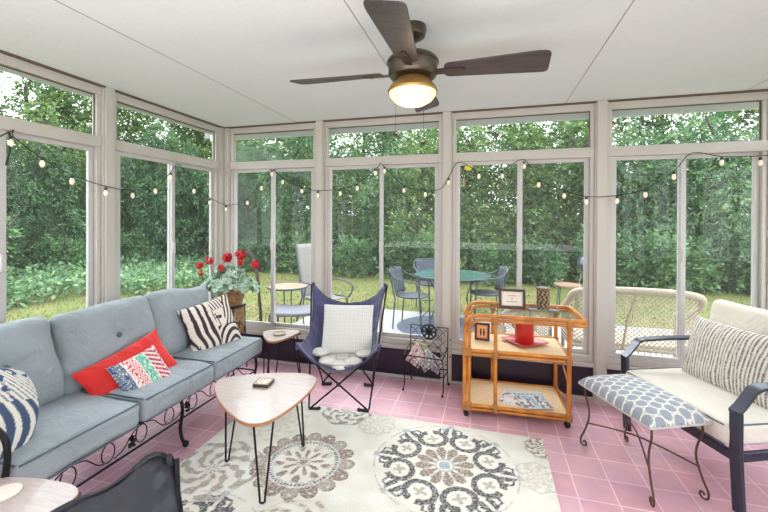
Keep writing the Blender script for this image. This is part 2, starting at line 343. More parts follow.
# generic wall frame: w(a, z, d) -> world; a runs along the wall, d = distance into the room
def axis(side):
    if side == 'back': return lambda a, z, d: Vector((a, D-d, z))
    if side == 'left': return lambda a, z, d: Vector((Lx+d, a, z))
    return lambda a, z, d: Vector((Rx-d, a, z))
def wbox(mb, W, a0, a1, z0, z1, d0, d1):
    p = [W(a, z, d) for a in (a0, a1) for z in (z0, z1) for d in (d0, d1)]
    return mb.add(p, [(0, 1, 3, 2), (4, 6, 7, 5), (0, 4, 5, 1), (2, 3, 7, 6), (0, 2, 6, 4), (1, 5, 7, 3)])
wn = 0
def bay(side, a0, a1, kickmat=True):
    """one bay between two posts: transom light above, two-leaf slider below, dark kick panel"""
    global wn, k
    W = axis(side); wn += 1
    root = bpy.data.objects.new('window_%d' % wn, None); col.objects.link(root); struct(root)
    f = MB()
    # head, transom sides, mid rail, slider jambs, sill
    wbox(f, W, a0, a1, 2.295, 2.352, -.05, .0); wbox(f, W, a0, a1, 1.925, 2.003, -.05, .004)
    wbox(f, W, a0, a1, .263, .30, -.05, .02); wbox(f, W, a0, a1, .30, .35, -.05, .0)
    for s_ in (0, 1):
        aa, bb = (a0, a0+.03) if s_ == 0 else (a1-.03, a1)
        wbox(f, W, aa, bb, 2.0, 2.30, -.05, -.004); wbox(f, W, aa, bb, .35, 1.93, -.05, -.004)
    f.build('window_frame', M['frame'], root, bev=.004)
    am = (a0+a1)/2; sm = M['sash']
    for s_ in (0, 1):
        b0, b1 = (a0+.03, am+.02) if s_ == 0 else (am-.02, a1-.03)
        dd = -.022 if s_ == 0 else -.044
        g = MB(); sw = .034 if s_ == 0 else .034
        wbox(g, W, b0, b0+sw, .35, 1.925, dd-.014, dd+.01); wbox(g, W, b1-sw, b1, .35, 1.925, dd-.014, dd+.01)
        wbox(g, W, b0, b1, .35, .385, dd-.013, dd+.009); wbox(g, W, b0, b1, 1.895, 1.925, dd-.013, dd+.009)
        sa = g.build('sash', sm, root, bev=.003)
        q = MB(); wbox(q, W, b0+sw, b1-sw, .385, 1.895, dd-.004, dd); q.build('pane', M['glass'], sa, smooth=False)
    h = MB(); wbox(h, W, am-.012, am+.012, 1.12, 1.22, -.012, .004); h.build('latch', M['sash'], root, bev=.003)
    t = MB(); wbox(t, W, a0+.03, a1-.03, 2.003, 2.295, -.03, -.026); t.build('transom_pane', M['glass'], root, smooth=False)
    gg = MB(); wbox(gg, W, a0+.03, a1-.03, 2.288, 2.296, -.034, -.02); wbox(gg, W, a1-.034, a1-.029, 2.003, 2.296, -.034, -.02); gg.build('gasket', M['gasket'], root, smooth=False)
    kp = MB(); wbox(kp, W, a0, a1, .0, .263, -.04, -.01)
    struct(kp.build('wall_%s_kick_panel' % side, M['kick'], smooth=False))
    bb = MB(); wbox(bb, W, a0, a1, 0, .022, -.012, .008); struct(bb.build('baseboard_%s' % side, M['frame'], smooth=False, bev=.003))
def post(side, a0, a1, d=.03, z0=0):
    global k
    W = axis(side); p = MB(); wbox(p, W, a0, a1, z0, H, -.06, d*.5)
    q = (a1-a0)*.12; wbox(p, W, a0+q, a1-q, z0, H, d*.5, d)
    struct(p.build('trim_%d' % k, M['post'], bev=.003)); k += 1
for a in (-1.55, -.347, .856): post('back', a-.047, a+.047)
post('back', -2.635, -2.555, .02); post('back', 1.92, 2.06, .02)
for a0, a1 in ((-2.555, -1.597), (-1.503, -.394), (-.30, .809), (.903, 1.92)): bay('back', a0, a1)
for a in (2.087, .88, -.32): post('left', a-.045, a+.045)
post('left', 3.24, 3.32, .02)
for a0, a1 in ((2.132, 3.24), (.925, 2.042), (-.275, .835), (-1.0, -.365)): bay('left', a0, a1)
for a in (2.087, .88, -.32): post('right', a-.045, a+.045)
for a0, a1 in ((2.132, 3.3), (.925, 2.042), (-.275, .835), (-1.0, -.365)): bay('right', a0, a1)
for s_, a0, a1 in (('back', Lx, Rx), ('left', HY, D), ('right', HY, D)):
    W = axis(s_); g = MB(); wbox(g, W, a0, a1, H-.010, H, -.02, .026); struct(g.build('trim_%d' % k, M['gasket'], smooth=False)); k += 1
# eaves outside
e = MB(); e.box(Lx-.45, Rx+.45, D+.34, D+.36, 2.312, 2.44); e.box(Lx-.27, Lx-.25, HY, D+.34, 2.335, 2.44); e.box(Rx+.43, Rx+.45, HY, D+.36, 2.312, 2.44)
struct(e.build('trim_%d' % k, M['fascia'], smooth=False)); k += 1
e = MB(); e.box(Lx-.55, Rx+.55, D+.36, D+.47, 2.345, 2.43)
struct(e.build('trim_%d' % k, M['gutter'], bev=.01)); k += 1
e = MB(); e.box(Lx-.43, Rx+.43, D+.10, D+.34, 2.415, 2.43); e.box(Lx-.25, Lx-.1, HY, D+.34, 2.415, 2.43)
struct(e.build('trim_%d' % k, M['fascia'], smooth=False)); k += 1
# foundation under the walls
e = MB(); e.box(Lx-.15, Rx+.15, HY-.15, D+.15, GZ-.3, -.125); struct(e.build('wall_foundation', M['concrete'], smooth=False))

# ------------------------------------------------------------------ ground outside
g = MB()
def gfn(u, v):
    x = -40+80*u; y = -12+62*v
    z = GZ-.012+.08*nz(x, y, 0, .25)*min(1, max(0, (max(abs(x)-4, y-7))/4))
    if y > 14: z += (y-14)*.05
    if x < -9: z += (-9-x)*.03
    return (x, y, z)
g.grid(110, 90, gfn); struct(g.build('ground_lawn', M['lawn']))
struct(MB().box(-2.9, 4.2, D+.16, 6.55, GZ-.06, GZ).build('floor_patio', M['concrete'], smooth=False))
random.seed(3)
def leafquad(P, d, n_, l, w_):
    """bent rhombus leaf"""
    r = d.cross(n_).normalized()
    return [P, P+d*l*.5+r*w_*.5, P+d*l, P+d*l*.5-r*w_*.5]
def rndv():
    while True:
        v = Vector((random.uniform(-1, 1), random.uniform(-1, 1), random.uniform(-1, 1)))
        if .05 < v.length < 1: return v.normalized()
# grass blades
gb = MB(); vs_ = []; fs = []
for i in range(30000):
    x = random.uniform(-9, 7); y = random.uniform(1.0, 10.5)
    if -2.95 < x < 4.25 and y < 6.6: continue
    if x > Lx-.3 and y < D+.3: continue
    z = gfn((x+40)/80, (y+12)/62)[2]; h_ = random.uniform(.02, .06); a = random.uniform(0, 6.28); q = .008
    n0 = len(vs_); vs_ += [(x-q*cos(a), y-q*sin(a), z), (x+q*cos(a), y+q*sin(a), z), (x+random.uniform(-.02, .02), y+random.uniform(-.02, .02), z+h_)]; fs.append((n0, n0+1, n0+2))
gb.add(vs_, fs); tag(gb.build('grass', M['blade_g'], smooth=False), 'short grass with tan patches on the lawn outside', 'grass', kind='stuff')

vs_ = []; fs = []; cs = []
for i in range(5200):
    x = random.uniform(-9.5, -2.9) if i % 3 else random.uniform(-3, 7); y = random.uniform(1, 10.5)
    if -2.95 < x < 4.25 and y < 6.6: continue
    if nz(x, y, 5, .7) < -.12: continue
    z = gfn((x+40)/80, (y+12)/62)[2]+.02; o = len(vs_); d = rndv(); d.z *= .2; d.normalize()
    vs_ += leafquad(Vector((x, y, z)), d, Vector((0, 0, 1)), random.uniform(.05, .10), random.uniform(.03, .06)); fs.append((o, o+1, o+2, o+3))
lt_ = MB(); lt_.add(vs_, fs); M['litter'] = mat('fallen_leaf', lin(150, 124, 92), .8, rgb2=lin(120, 88, 60), scale=3)
tag(lt_.build('fallen_leaves', M['litter'], smooth=False), 'tan fallen leaves scattered over the lawn outside', 'leaves', kind='stuff')
# ------------------------------------------------------------------ trees
def crown(seed, n, rx, ry, z0, z1, l, w_, droop, shell=.55, base=.5, spray=6):
    random.seed(seed); vs_ = []; fs = []; cs = []
    lob = [(Vector((random.uniform(-.55, .55)*rx, random.uniform(-.55, .55)*ry, z0+(z1-z0)*random.uniform(.12, .92))), random.uniform(.32, .6)) for _ in range(14)]
    for i in range(n//spray):
        c, rr = random.choice(lob); v = rndv()
        t = random.uniform(shell, 1)
        hz = (c.z-z0)/(z1-z0); taper = 1-.45*hz
        P = c+Vector((v.x*rx*rr*taper, v.y*ry*rr*taper, v.z*(z1-z0)*.24))*t
        if P.z < z0: P.z = z0+random.uniform(0, .3)
        d0 = (Vector((v.x, v.y, v.z*.3-droop))+rndv()*.5).normalized(); tone = random.uniform(.15, .85)
        for s_ in range(spray):
            d = (d0+rndv()*.55).normalized(); nn = (Vector((0, 0, 1))+rndv()*.7).normalized()
            if abs(d.dot(nn)) > .95: continue
            Q = P+d0*(s_*l*.35)+rndv()*l*.35; o = len(vs_); sc_ = random.uniform(.7, 1.3)
            vs_ += leafquad(Q, d, nn, l*sc_, w_*sc_); fs.append((o, o+1, o+2, o+3)); cs += [(min(1, max(0, tone+random.uniform(-.2, .2))),)*3]*4
    m_ = MB(); m_.add(vs_, fs, cs); return m_
def trunk(h_, r, seed, br=5, z1=None):
    random.seed(seed); m_ = MB(); pts = [Vector((nz(i, seed, 0, .7)*.25*i/4, nz(seed, i, 3, .7)*.25*i/4, h_*i/8)) for i in range(9)]
    m_.tube(pts, [r*(1-.08*i) for i in range(9)], 8)
    for b in range(br):
        i = random.randint(3, 7); a = random.uniform(0, 6.28); p = pts[i]; q = [p]; L_ = random.uniform(.8, 1.6)
        for s_ in range(1, 5): q.append(p+Vector((cos(a)*L_*s_/4, sin(a)*L_*s_/4, L_*.5*(s_/4)))+Vector((nz(s_, b, seed)*.2, nz(b, s_, seed)*.2, 0)))
        m_.tube(q, [r*.42*(1-.2*s_) for s_ in range(5)], 6)
    return m_
protos = {}
def tree_proto(key, crown_args, h_, r, matk, seed):
    c = crown(*crown_args).build('crown', M[matk], smooth=False); t = trunk(h_, r, seed).build('trunk', M['bark'])
    protos[key] = (c.data, t.data)
    bpy.data.objects.remove(c); bpy.data.objects.remove(t)
tree_proto('ev1', (11, 19000, 1.7, 1.5, .1, 4.9, .13, .04, .5), 4.6, .10, 'ev', 1)
tree_proto('ev2', (12, 19000, 1.6, 1.6, .0, 4.5, .125, .042, .7), 4.3, .09, 'ev', 2)
tree_proto('br1', (13, 15000, 1.7, 1.5, .0, 4.6, .115, .06, .2), 4.2, .08, 'br', 3)
tree_proto('sp1', (14, 11000, 2.1, 1.9, 2.2, 7.2, .13, .075, .1, .3), 6.8, .12, 'br', 4)
tree_proto('sh1', (15, 5000, 1.0, .9, .0, 1.5, .12, .07, .0), 1.2, .03, 'gc', 5)
def tree(key, x, y, s_, rz, name, label, cat, group, sz=1):
    o = thing(name, label, cat, (x, y, gfn((x+40)/80, (y+12)/62)[2]), rz, group); o.scale = (s_, s_, s_*sz)
    for nme, d in zip(('crown', 'trunk'), protos[key]):
        c = bpy.data.objects.new(nme, d); col.objects.link(c); c.parent = o
random.seed(21)
LE = 'tall dark evergreen in the dense screen behind the lawn'
LB = 'lighter green leafy tree among the dark evergreens behind the lawn'
LS = 'tall open-crowned tree with sky showing between its leaves, behind the evergreen screen'
LU = 'low leafy bush at the foot of the tree screen'
# back row: along y ~ 11..12.5 from x -13 to 13, and the left flank x ~ -9
row = []
x = -12
while x < 14:
    row.append((x+random.uniform(-.3, .3), 11.6-.02*abs(x)+random.uniform(-.5, .6))); x += random.uniform(1.25, 1.6)
y = 13
while y > -2.5:
    row.append((-12.6+random.uniform(-.5, .4), y)); y -= random.uniform(1.2, 1.6)
x = -12.5
while x < 15: row.append((x, 13.3+random.uniform(-.4, .4))); x += random.uniform(1.5, 1.9)
y = 12.5
while y > -3: row.append((-14.4+random.uniform(-.3, .3), y)); y -= random.uniform(1.5, 1.9)
for i, (x, y) in enumerate(row):
    q = random.random(); rz = random.uniform(0, 6.28)
    if q < .68: tree(random.choice(('ev1', 'ev2')), x, y, random.uniform(.82, 1.0), rz, 'evergreen_tree', LE, 'tree', 'evergreens of the tree screen')
    else: tree('br1', x, y, random.uniform(.85, 1.02), rz, 'leafy_tree', LB, 'tree', 'light green trees of the tree screen')
x = -14
while x < 16:
    tree('sp1', x, 15.8+random.uniform(-.6, 1), random.uniform(.85, 1.12), random.uniform(0, 6.28), 'tall_tree', LS, 'tree', 'tall trees behind the screen'); x += random.uniform(1.9, 2.7)
y = 12
while y > -3:
    tree('sp1', -16.6+random.uniform(-.6, .6), y, random.uniform(.85, 1.1), random.uniform(0, 6.28), 'tall_tree', LS, 'tree', 'tall trees behind the screen'); y -= random.uniform(1.3, 1.9)
for x, y in ((-13.6, 13.8), (-11.6, 15.2), (-15, 12)): tree('sp1', x, y, 1.05, x, 'tall_tree', LS, 'tree', 'tall trees behind the screen')
x = -7
while x < 10:
    tree('sh1', x, 10.35+random.uniform(-.25, .3), random.uniform(.55, .9), random.uniform(0, 6.28), 'bush', LU, 'bush', 'bushes at the foot of the tree screen'); x += random.uniform(1.0, 1.7)
y = 10.2
while y > 0:
    tree('sh1', -11.3+random.uniform(-.4, .4), y, random.uniform(.6, 1.0), random.uniform(0, 6.28), 'bush', LU, 'bush', 'bushes at the foot of the tree screen'); y -= random.uniform(.9, 1.4)
# ground cover on the left
random.seed(8); gcv = MB(); vs_ = []; fs = []; cs = []
for i in range(24000):
    x = random.uniform(-12.5, -6.4); y = random.uniform(.5, 11.5)
    if x > -7.7+1.3*nz(x, y, 0, .6)+(.8 if y > 6 else 0): continue
    z = gfn((x+40)/80, (y+12)/62)[2]+random.uniform(.0, .32)+.2*max(0, nz(x, y, 4, .8))
    d = rndv(); nn = (Vector((0, 0, 1))+rndv()*.6).normalized()
    if abs(d.dot(nn)) > .9: continue
    o = len(vs_); vs_ += leafquad(Vector((x, y, z)), d, nn, random.uniform(.09, .17), random.uniform(.05, .1)); fs.append((o, o+1, o+2, o+3)); cs += [(random.random(),)*3]*4
gcv.add(vs_, fs, cs); tag(gcv.build('ground_cover', M['gc'], smooth=False), 'leafy green ground cover between the lawn and the trees on the left', 'ground cover', kind='stuff')

# ================================================================== OBJECTS
def wb(mb, name, M_, parent, root=None, **kw):
    """build geometry given in world space under a placed root"""
    root = root or parent
    inv = (Matrix.Translation(root.location) @ Euler(root.rotation_euler).to_matrix().to_4x4()).inverted()
    mb.v = [tuple(inv @ Vector(p)) for p in mb.v]
    return mb.build(name, M_, parent, **kw)
def one(mb, name, M_, loc, label, cat, rot=(0, 0, 0), group=None, **kw):
    """thing that is a single mesh, local geometry"""
    o = mb.build(name, M_, None, **kw); o.location = loc; o.rotation_euler = rot
    return tag(o, label, cat, group)

# ---- rug
RX0, RX1, RY0, RY1 = -1.715, .350, 1.08, 2.625
random.seed(5)
CR = lin(234, 231, 223); CHAR = lin(66, 66, 72); BRN = lin(138, 116, 104); TAU = lin(164, 152, 140); BLU = lin(150, 170, 184); BGE = lin(214, 207, 190); GRY = lin(176, 178, 180)
def mix(a, b, t): return tuple(a[i]*(1-t)+b[i]*t for i in range(3))
def ringd(r, r0, w_): return abs(r-r0) < w_
def med_black(x, y):
    r = sqrt(x*x+y*y); a = atan2(y, x)
    if r > .44: return None
    k_ = a/(2*pi)*8; f = k_-math.floor(k_)-.5           # 8 sectors
    # flower
    p12 = abs(((a/(2*pi)*12) % 1)-.5)
    if r < .035: return BLU
    if r < .06: return GRY if r > .045 else CR
    if r < .175:
        rr = (r-.06)/.115; wpet = .52*sin(pi*min(1, rr*.8+.15))
        if abs(p12) < wpet and r < .17: return BRN if abs(p12) < wpet*.72 or rr > .6 else mix(BRN, CR, .5)
        return None
    ac = f*(2*pi/8)
    px = r*cos(ac)-.265; py = r*sin(ac)
    q = sqrt((px/1.0)**2+(py/1.12)**2)
    if q < .035: return mix(BRN, CR, .35) if abs(py) < .012 or abs(px) < .01 else CR
    aa = atan2(py, px)
    if abs(q-.074) < .016 and not (abs(aa) < .35): return CHAR
    if abs(q-.074) < .02 and abs(aa) < .7 and abs(abs(aa)-.5) < .25: return CHAR
    # outer scallop bodies between curls
    g_ = abs(abs(f)-.5)*(2*pi/8)*r
    if .31 < r < .39 and .010 < g_ < .048-.45*abs(r-.345): return CHAR
    if .24 < r < .33 and abs(g_-.012-.25*(r-.24)) < .008: return CHAR
    if .372 < r < .384 and .02 < g_ < .075: return CHAR
    if .33 < r < .372 and abs(g_-.072) < .008: return CHAR
    if .405 < r < .412 and abs(f) > .1: return GRY
    if .39 < r < .425 and g_ < .02: return GRY
    return None
def med_brown(x, y):
    r = sqrt(x*x+y*y); a = atan2(y, x)
    if r > .335: return None
    if .188 < r < .198: return CHAR if (a*30/pi) % 1 < .7 else CR
    if .172 < r < .186 or .20 < r < .214: return GRY if (a*40) % 1 < .6 else CR
    if r < .172:
        p = sin(8*a)*.02+.13
        v_ = cos(9*a)*cos(42*r)+.3*cos(18*a)
        if r < .022: return BRN
        return BRN if (v_ > .15 and r < p+.02) else (mix(BRN, CR, .6) if v_ > -.1 else None)
    t = ((a/(2*pi)*16) % 1)-.5
    lim = .225+.075*(1-(abs(t)*2)**2)**.5
    if r < lim-.012:
        s_ = cos(70*(r-.22))*cos(5*t)+.5
        return (BRN if int(math.floor(a/(2*pi)*16)) % 2 else TAU) if s_ > -.35 else mix(CR, TAU, .4)
    if r < lim: return mix(BRN, CHAR, .3)
    return None
def med_soft(x, y, R, c1, c2, n):
    r = sqrt(x*x+y*y); a = atan2(y, x)
    lim = R*(1-.10*abs(sin(n*a/2)))
    if r > lim: return None
    if r > lim-.008: return c2
    t = ((a/(2*pi)*n) % 1)-.5; v_ = sin(r*55/R*.33)*cos(t*6)+.5*sin(n*a+r*40)
    if v_ > .38: return c1
    if v_ > .05: return c2
    return None
MEDS = [(-.235, 2.19, lambda x, y: med_black(x, y)), (-1.03, 1.995, lambda x, y: med_brown(x, y)),
        (-1.50, 1.80, lambda x, y: med_soft(x, y, .28, TAU, GRY, 8)), (-.99, 2.60, lambda x, y: med_soft(x, y, .19, mix(TAU, CHAR, .4), TAU, 7)),
        (-.735, 2.50, lambda x, y: med_soft(x, y, .135, BGE, mix(BGE, TAU, .4), 10)), (-1.40, 2.33, lambda x, y: med_soft(x, y, .22, BGE, mix(BGE, CR, .3), 9)),
        (.34, 2.52, lambda x, y: med_soft(x, y, .12, BRN, TAU, 9)), (.27, 2.23, lambda x, y: med_soft(x, y, .135, BGE, mix(BGE, TAU, .3), 8)),
        (-.85, 1.50, lambda x, y: med_soft(x, y, .25, TAU, BGE, 9)), (.15, 1.6, lambda x, y: med_brown(x, y)), (-1.3, 1.25, lambda x, y: med_black(x, y)), (-.4, 1.2, lambda x, y: med_soft(x, y, .25, BRN, TAU, 10))]
def rugc(u, v):
    x = RX0+(RX1-RX0)*u; y = RY0+(RY1-RY0)*v; wx = x+.004*nz(x, y, 0, 60); wy = y+.004*nz(y, x, 3, 60)
    c = None
    for mx, my, fn in MEDS:
        if abs(x-mx) < .45 and abs(y-my) < .45:
            c = fn(wx-mx, wy-my)
            if c: break
    base = mix(CR, BGE, max(0, min(.5, .25+nz(x, y, 7, 9)*.6)))
    if not c: return base
    return mix(c, base, max(0, min(.55, .12+nz(x, y, 1, 90)*.9)))
RN, RM = 410, 300
rg = MB(); rg.grid(RN, RM, lambda u, v: (RX0+(RX1-RX0)*u, RY0+(RY1-RY0)*v, .0095+.0006*nz(u*200, v*150)), rugc)
rg.add([(RX0, RY0, .0005), (RX1, RY0, .0005), (RX1, RY1, .0005), (RX0, RY1, .0005), (RX0, RY0, .0095), (RX1, RY0, .0095), (RX1, RY1, .0095), (RX0, RY1, .0095)], [(0, 3, 2, 1), (0, 1, 5, 4), (1, 2, 6, 5), (2, 3, 7, 6), (3, 0, 4, 7)], [CR]*8)
RU = rg.build('rug', M['rug']); tag(RU, 'cream area rug with charcoal and brown medallions on the pink tiles', 'rug')

# ---- sofa (front edge x=-1.78, runs along the left windows)
SF = thing('sofa', 'wrought-iron sofa with grey-blue cushions along the left windows', 'sofa', (-2.1, 1.88, 0))
FX = -1.85; Y0, Y1 = 1.03, 2.75
fr = MB()
for z, r in ((.298, .013), (.17, .006)): fr.tube([(FX, Y0+.02, z), (FX, Y1-.02, z)], r)
fr.tube([(-2.42, Y0+.02, .298), (-2.42, Y1-.02, .298)], .013)
for y in (Y0+.02, 1.45, 1.94, 2.35, Y1-.02): fr.tube([(FX, y, .298), (-2.42, y, .298)], .009)
for y in (Y0+.02, Y1-.02): fr.tube([(FX, y, .17), (-2.42, y, .17)], .007)
fr.tube([(-2.44, Y0+.02, .30), (-2.50, Y0+.02, .80), (-2.50, Y1-.02, .80), (-2.44, Y1-.02, .30)], .012)
wb(fr, 'frame', M['iron'], SF)
for y in (Y0+.04, 1.94, Y1-.03):
    for x, s_ in ((FX, 1), (-2.42, -1)):
        lg = MB(); lg.tube(cr([(x, y, .30), (x+.012*s_, y, .22), (x-.004*s_, y, .12), (x+.008*s_, y, .05), (x+.03*s_, y, .022)]), .0105)
        lg.ball((x+.036*s_, y, .0215), .0205, 10)
        wb(lg, 'leg', M['iron'], SF)
sb = MB(); y = Y0+.08; i = 0; pth = []
while y < Y1-.12:
    if abs(y-1.94) < .05: y += .02
    zc = .236; rr = .048; sg = 1 if i % 2 == 0 else -1
    loop = [(FX, y+.0+.035*cos(a)-.02, zc+sg*.0+rr*sin(a)) for a in [pi*1.5*sg+2*pi*t/16*sg for t in range(15)]]
    sb.tube(loop, .0032, 6)
    ny = y+.19
    sb.tube(cr([(FX, y+.012, zc-.045*sg), (FX, y+.06, zc-.03*sg), (FX, y+.12, zc+.03*sg), (FX, ny-.02, zc+.045*sg)], 5), .0032, 6)
    y = ny; i += 1
wb(sb, 'scrollwork', M['iron'], SF)
for y in (1.60, 1.99, 2.42):
    gp = MB()
    for q in range(9): gp.ball((FX+.004, y+random.uniform(-.014, .014), .215+random.uniform(-.02, .018)), .009, 8)
    gp.prism([(-.02, 0), (0, .012), (.02, 0), (.006, -.018), (-.006, -.018)], -.002, .002, Matrix.Translation((FX, y, .245)) @ Euler((pi/2, 0, pi/2)).to_matrix().to_4x4())
    wb(gp, 'grape_ornament', M['iron'], SF)
ar = MB(); ya = Y0-.005
ar.tube(cr([(-1.86, ya, .30), (-1.82, ya, .40), (-1.80, ya, .50), (-1.82, ya, .57), (-1.90, ya, .60), (-2.1, ya, .60), (-2.3, ya, .63), (-2.45, ya, .66)]), .012)
ar.tube(cr([(-1.84, ya, .34), (-1.95, ya, .38), (-2.02, ya, .46), (-1.96, ya, .54), (-1.88, ya, .50), (-1.92, ya, .45)]), .007, 6)
wb(ar, 'armrest', M['iron'], SF)
for i, (a, b) in enumerate(((1.035, 1.61), (1.612, 2.165), (2.167, 2.735))):
    c = MB(); softbox(c, (-2.105, (a+b)/2, .383), .655, b-a-.004, .132, r=.035, bulge=.022, wr=.011, ws=5, seed=i*3, N=28)
    cu = wb(c, 'seat_cushion', M['fabric'], SF); weld(cu)
    pp = MB()
    for z in (.443, .325): pp.tube([(-1.785, a+.02, z), (-1.785, b-.02, z)], .0045, 6)
    for yy in (a+.012, b-.012): pp.tube([(-1.80, yy, .446), (-2.3, yy, .446)], .004, 6)
    wb(pp, 'piping', M['pipe'], cu, SF)
for i, (a, b, zt, tw, bs) in enumerate(((.99, 1.545, .475, .03, 0), (1.54, 2.145, .49, -.01, .01), (2.125, 2.66, .50, -.08, .04))):
    Mx = Matrix.Translation((-2.325+bs, (a+b)/2, .65)) @ Euler((0, radians(-17), 0)).to_matrix().to_4x4() @ Euler((tw, 0, tw*1.4)).to_matrix().to_4x4()
    c = MB(); softbox(c, (0, 0, 0), .13, b-a, .48, r=.062, bulge=.055, wr=.022, ws=4.2, seed=20+i*7, N=30, M=Mx)
    # buttoned centre
    nv = []
    ctr = Mx @ Vector((.122, 0, .02)); nrm = (Mx.to_3x3() @ Vector((1, 0, 0))).normalized()
    for p in c.v:
        q = Vector(p); d = q-ctr; dd = (d-nrm*d.dot(nrm)).length
        if d.dot(nrm) > -.06: q -= nrm*(.03*exp(-(dd/.05)**2)+.010*exp(-(abs((Mx.inverted() @ q).z-.02)/.02)**2)*exp(-(dd/.2)**2))
        nv.append(tuple(q))
    c.v = nv
    cu = wb(c, 'back_cushion', M['fabric'], SF); weld(cu)
    bt = MB(); bt.ball((0, 0, 0), .018, 12, .5)
    bt.v = [tuple(ctr-nrm*.026+(nrm.to_track_quat('Z', 'Y') @ Vector(p))) for p in bt.v]
    wb(bt, 'button', M['pipe'], cu, SF)

# ---- sofa pillows
PL = lin(62, 44, 54); PC = lin(226, 216, 206)
def zebra(u, v):
    x = u; y = v
    if u < .52:
        s_ = x*8.2+.9*sin(2.6*y+.3)*(1-x)+.35*nz(x, y, 2, 3)+.5*y
        w_ = .48 if x > .10 else .3
        return PL if (s_ % 1) < w_*(.65+.5*abs(sin(pi*y))) else PC
    dx, dy = x-.60, y-.62
    if (dx/.075)**2+(dy/.038)**2 < 1 and dx*.4+dy > -.03: return PL if ((dx+.01)/.03)**2+(dy/.018)**2 > .5 else lin(120, 100, 96)
    if y > .78 and u < .8: return PL if ((x*16+y*3) % 1) < .38 else PC
    if u > .72:
        s_ = (x-.7)*11-3.0*(y-.45)+2.2*(1-y)**2+.3*nz(x, y, 9, 4)
        if y > .42: return PL if (s_ % 1) < .45 else PC
    s_ = (sqrt((x-.83)**2*1.6+(y+.02)**2))*7.5+.25*nz(x, y, 5, 4)
    if y < .45: return PL if (s_ % 1) < .48 else PC
    if x < .60 and y < .72: return PL if ((x*14+y*2) % 1) < .3 else PC
    return PC
p_ = MB(); pillow(p_, .405, .40, .15, zebra, N=110, seed=3)
one(p_, 'throw_pillow', M['vc'], (-2.06, 2.46, .595), 'zebra-print throw pillow at the far end of the sofa', 'pillow', (radians(-20), radians(-9), radians(72))).rotation_mode = 'XYZ'
p_ = MB(); pillow(p_, .52, .30, .13, None, N=46, seed=8, wr=.02, ws=6, pinch=.09)
one(p_, 'throw_pillow', M['red'], (-2.085, 1.80, .505), 'plain red throw pillow behind the patchwork pillow on the sofa', 'pillow', (radians(-33), radians(-13), radians(84)))
random.seed(12)
def patch(u, v):
    bl = lin(66, 84, 140); wh = lin(232, 220, 212); rd = lin(206, 54, 72); mt = lin(130, 200, 172); pk = lin(226, 120, 140); gy = lin(108, 128, 146)
    x = u; n_ = nz(u*1.3, v, 0, 14); m_ = nz(u, v, 8, 26)
    if abs((v*12) % 1-.5) > .47: pass
    if x < .20: return bl if n_ > .12 else (wh if n_ > .02 else gy)
    if x < .23: return wh
    if x < .45:
        t = (v*9+((x*40) % 2 > 1)*.5) % 1
        if x < .30: return rd if m_ > .05 else wh
        return (rd if m_ > .12 else pk) if t < .45 else wh
    if x < .47: return wh
    if x < .67: return (lin(60, 120, 130) if m_ > .2 else mt) if n_ > -.28 else wh
    if x < .70: return wh
    if x < .93: return (rd if m_ > .0 else (lin(90, 90, 120) if n_ > .1 else pk)) if (v*8+x*6) % 1 < .6 else wh
    return wh if m_ > -.1 else bl
p_ = MB(); pillow(p_, .29, .285, .10, patch, N=90, seed=11)
one(p_, 'throw_pillow', M['vc'], (-1.97, 1.785, .49), 'small patchwork pillow in blue, mint and red propped on the red pillow', 'pillow', (radians(-38), radians(-9), radians(84)))
def bluep(u, v):
    b1 = lin(66, 84, 112); wh = lin(224, 220, 212)
    s_ = (u*4.6+2.4*v*v+.6*sin(3*u+2*v))*2.9
    if u < .3 and v > .55: s_ = (u-v)*16
    if v > .60 and u > .45:
        return lin(60, 80, 120) if nz(u, v, 3, 16) > .28 else (wh if (s_*2 % 1) < .75 else b1)
    return b1 if (s_ % 1) < .58 else wh
p_ = MB(); pillow(p_, .44, .42, .16, bluep, N=110, seed=15, p=2.6, pinch=-.02, rnd=.75)
one(p_, 'throw_pillow', M['vc'], (-2.03, 1.02, .595), 'blue and white swirl-print pillow at the near arm of the sofa', 'pillow', (radians(-24), radians(6), radians(72)))

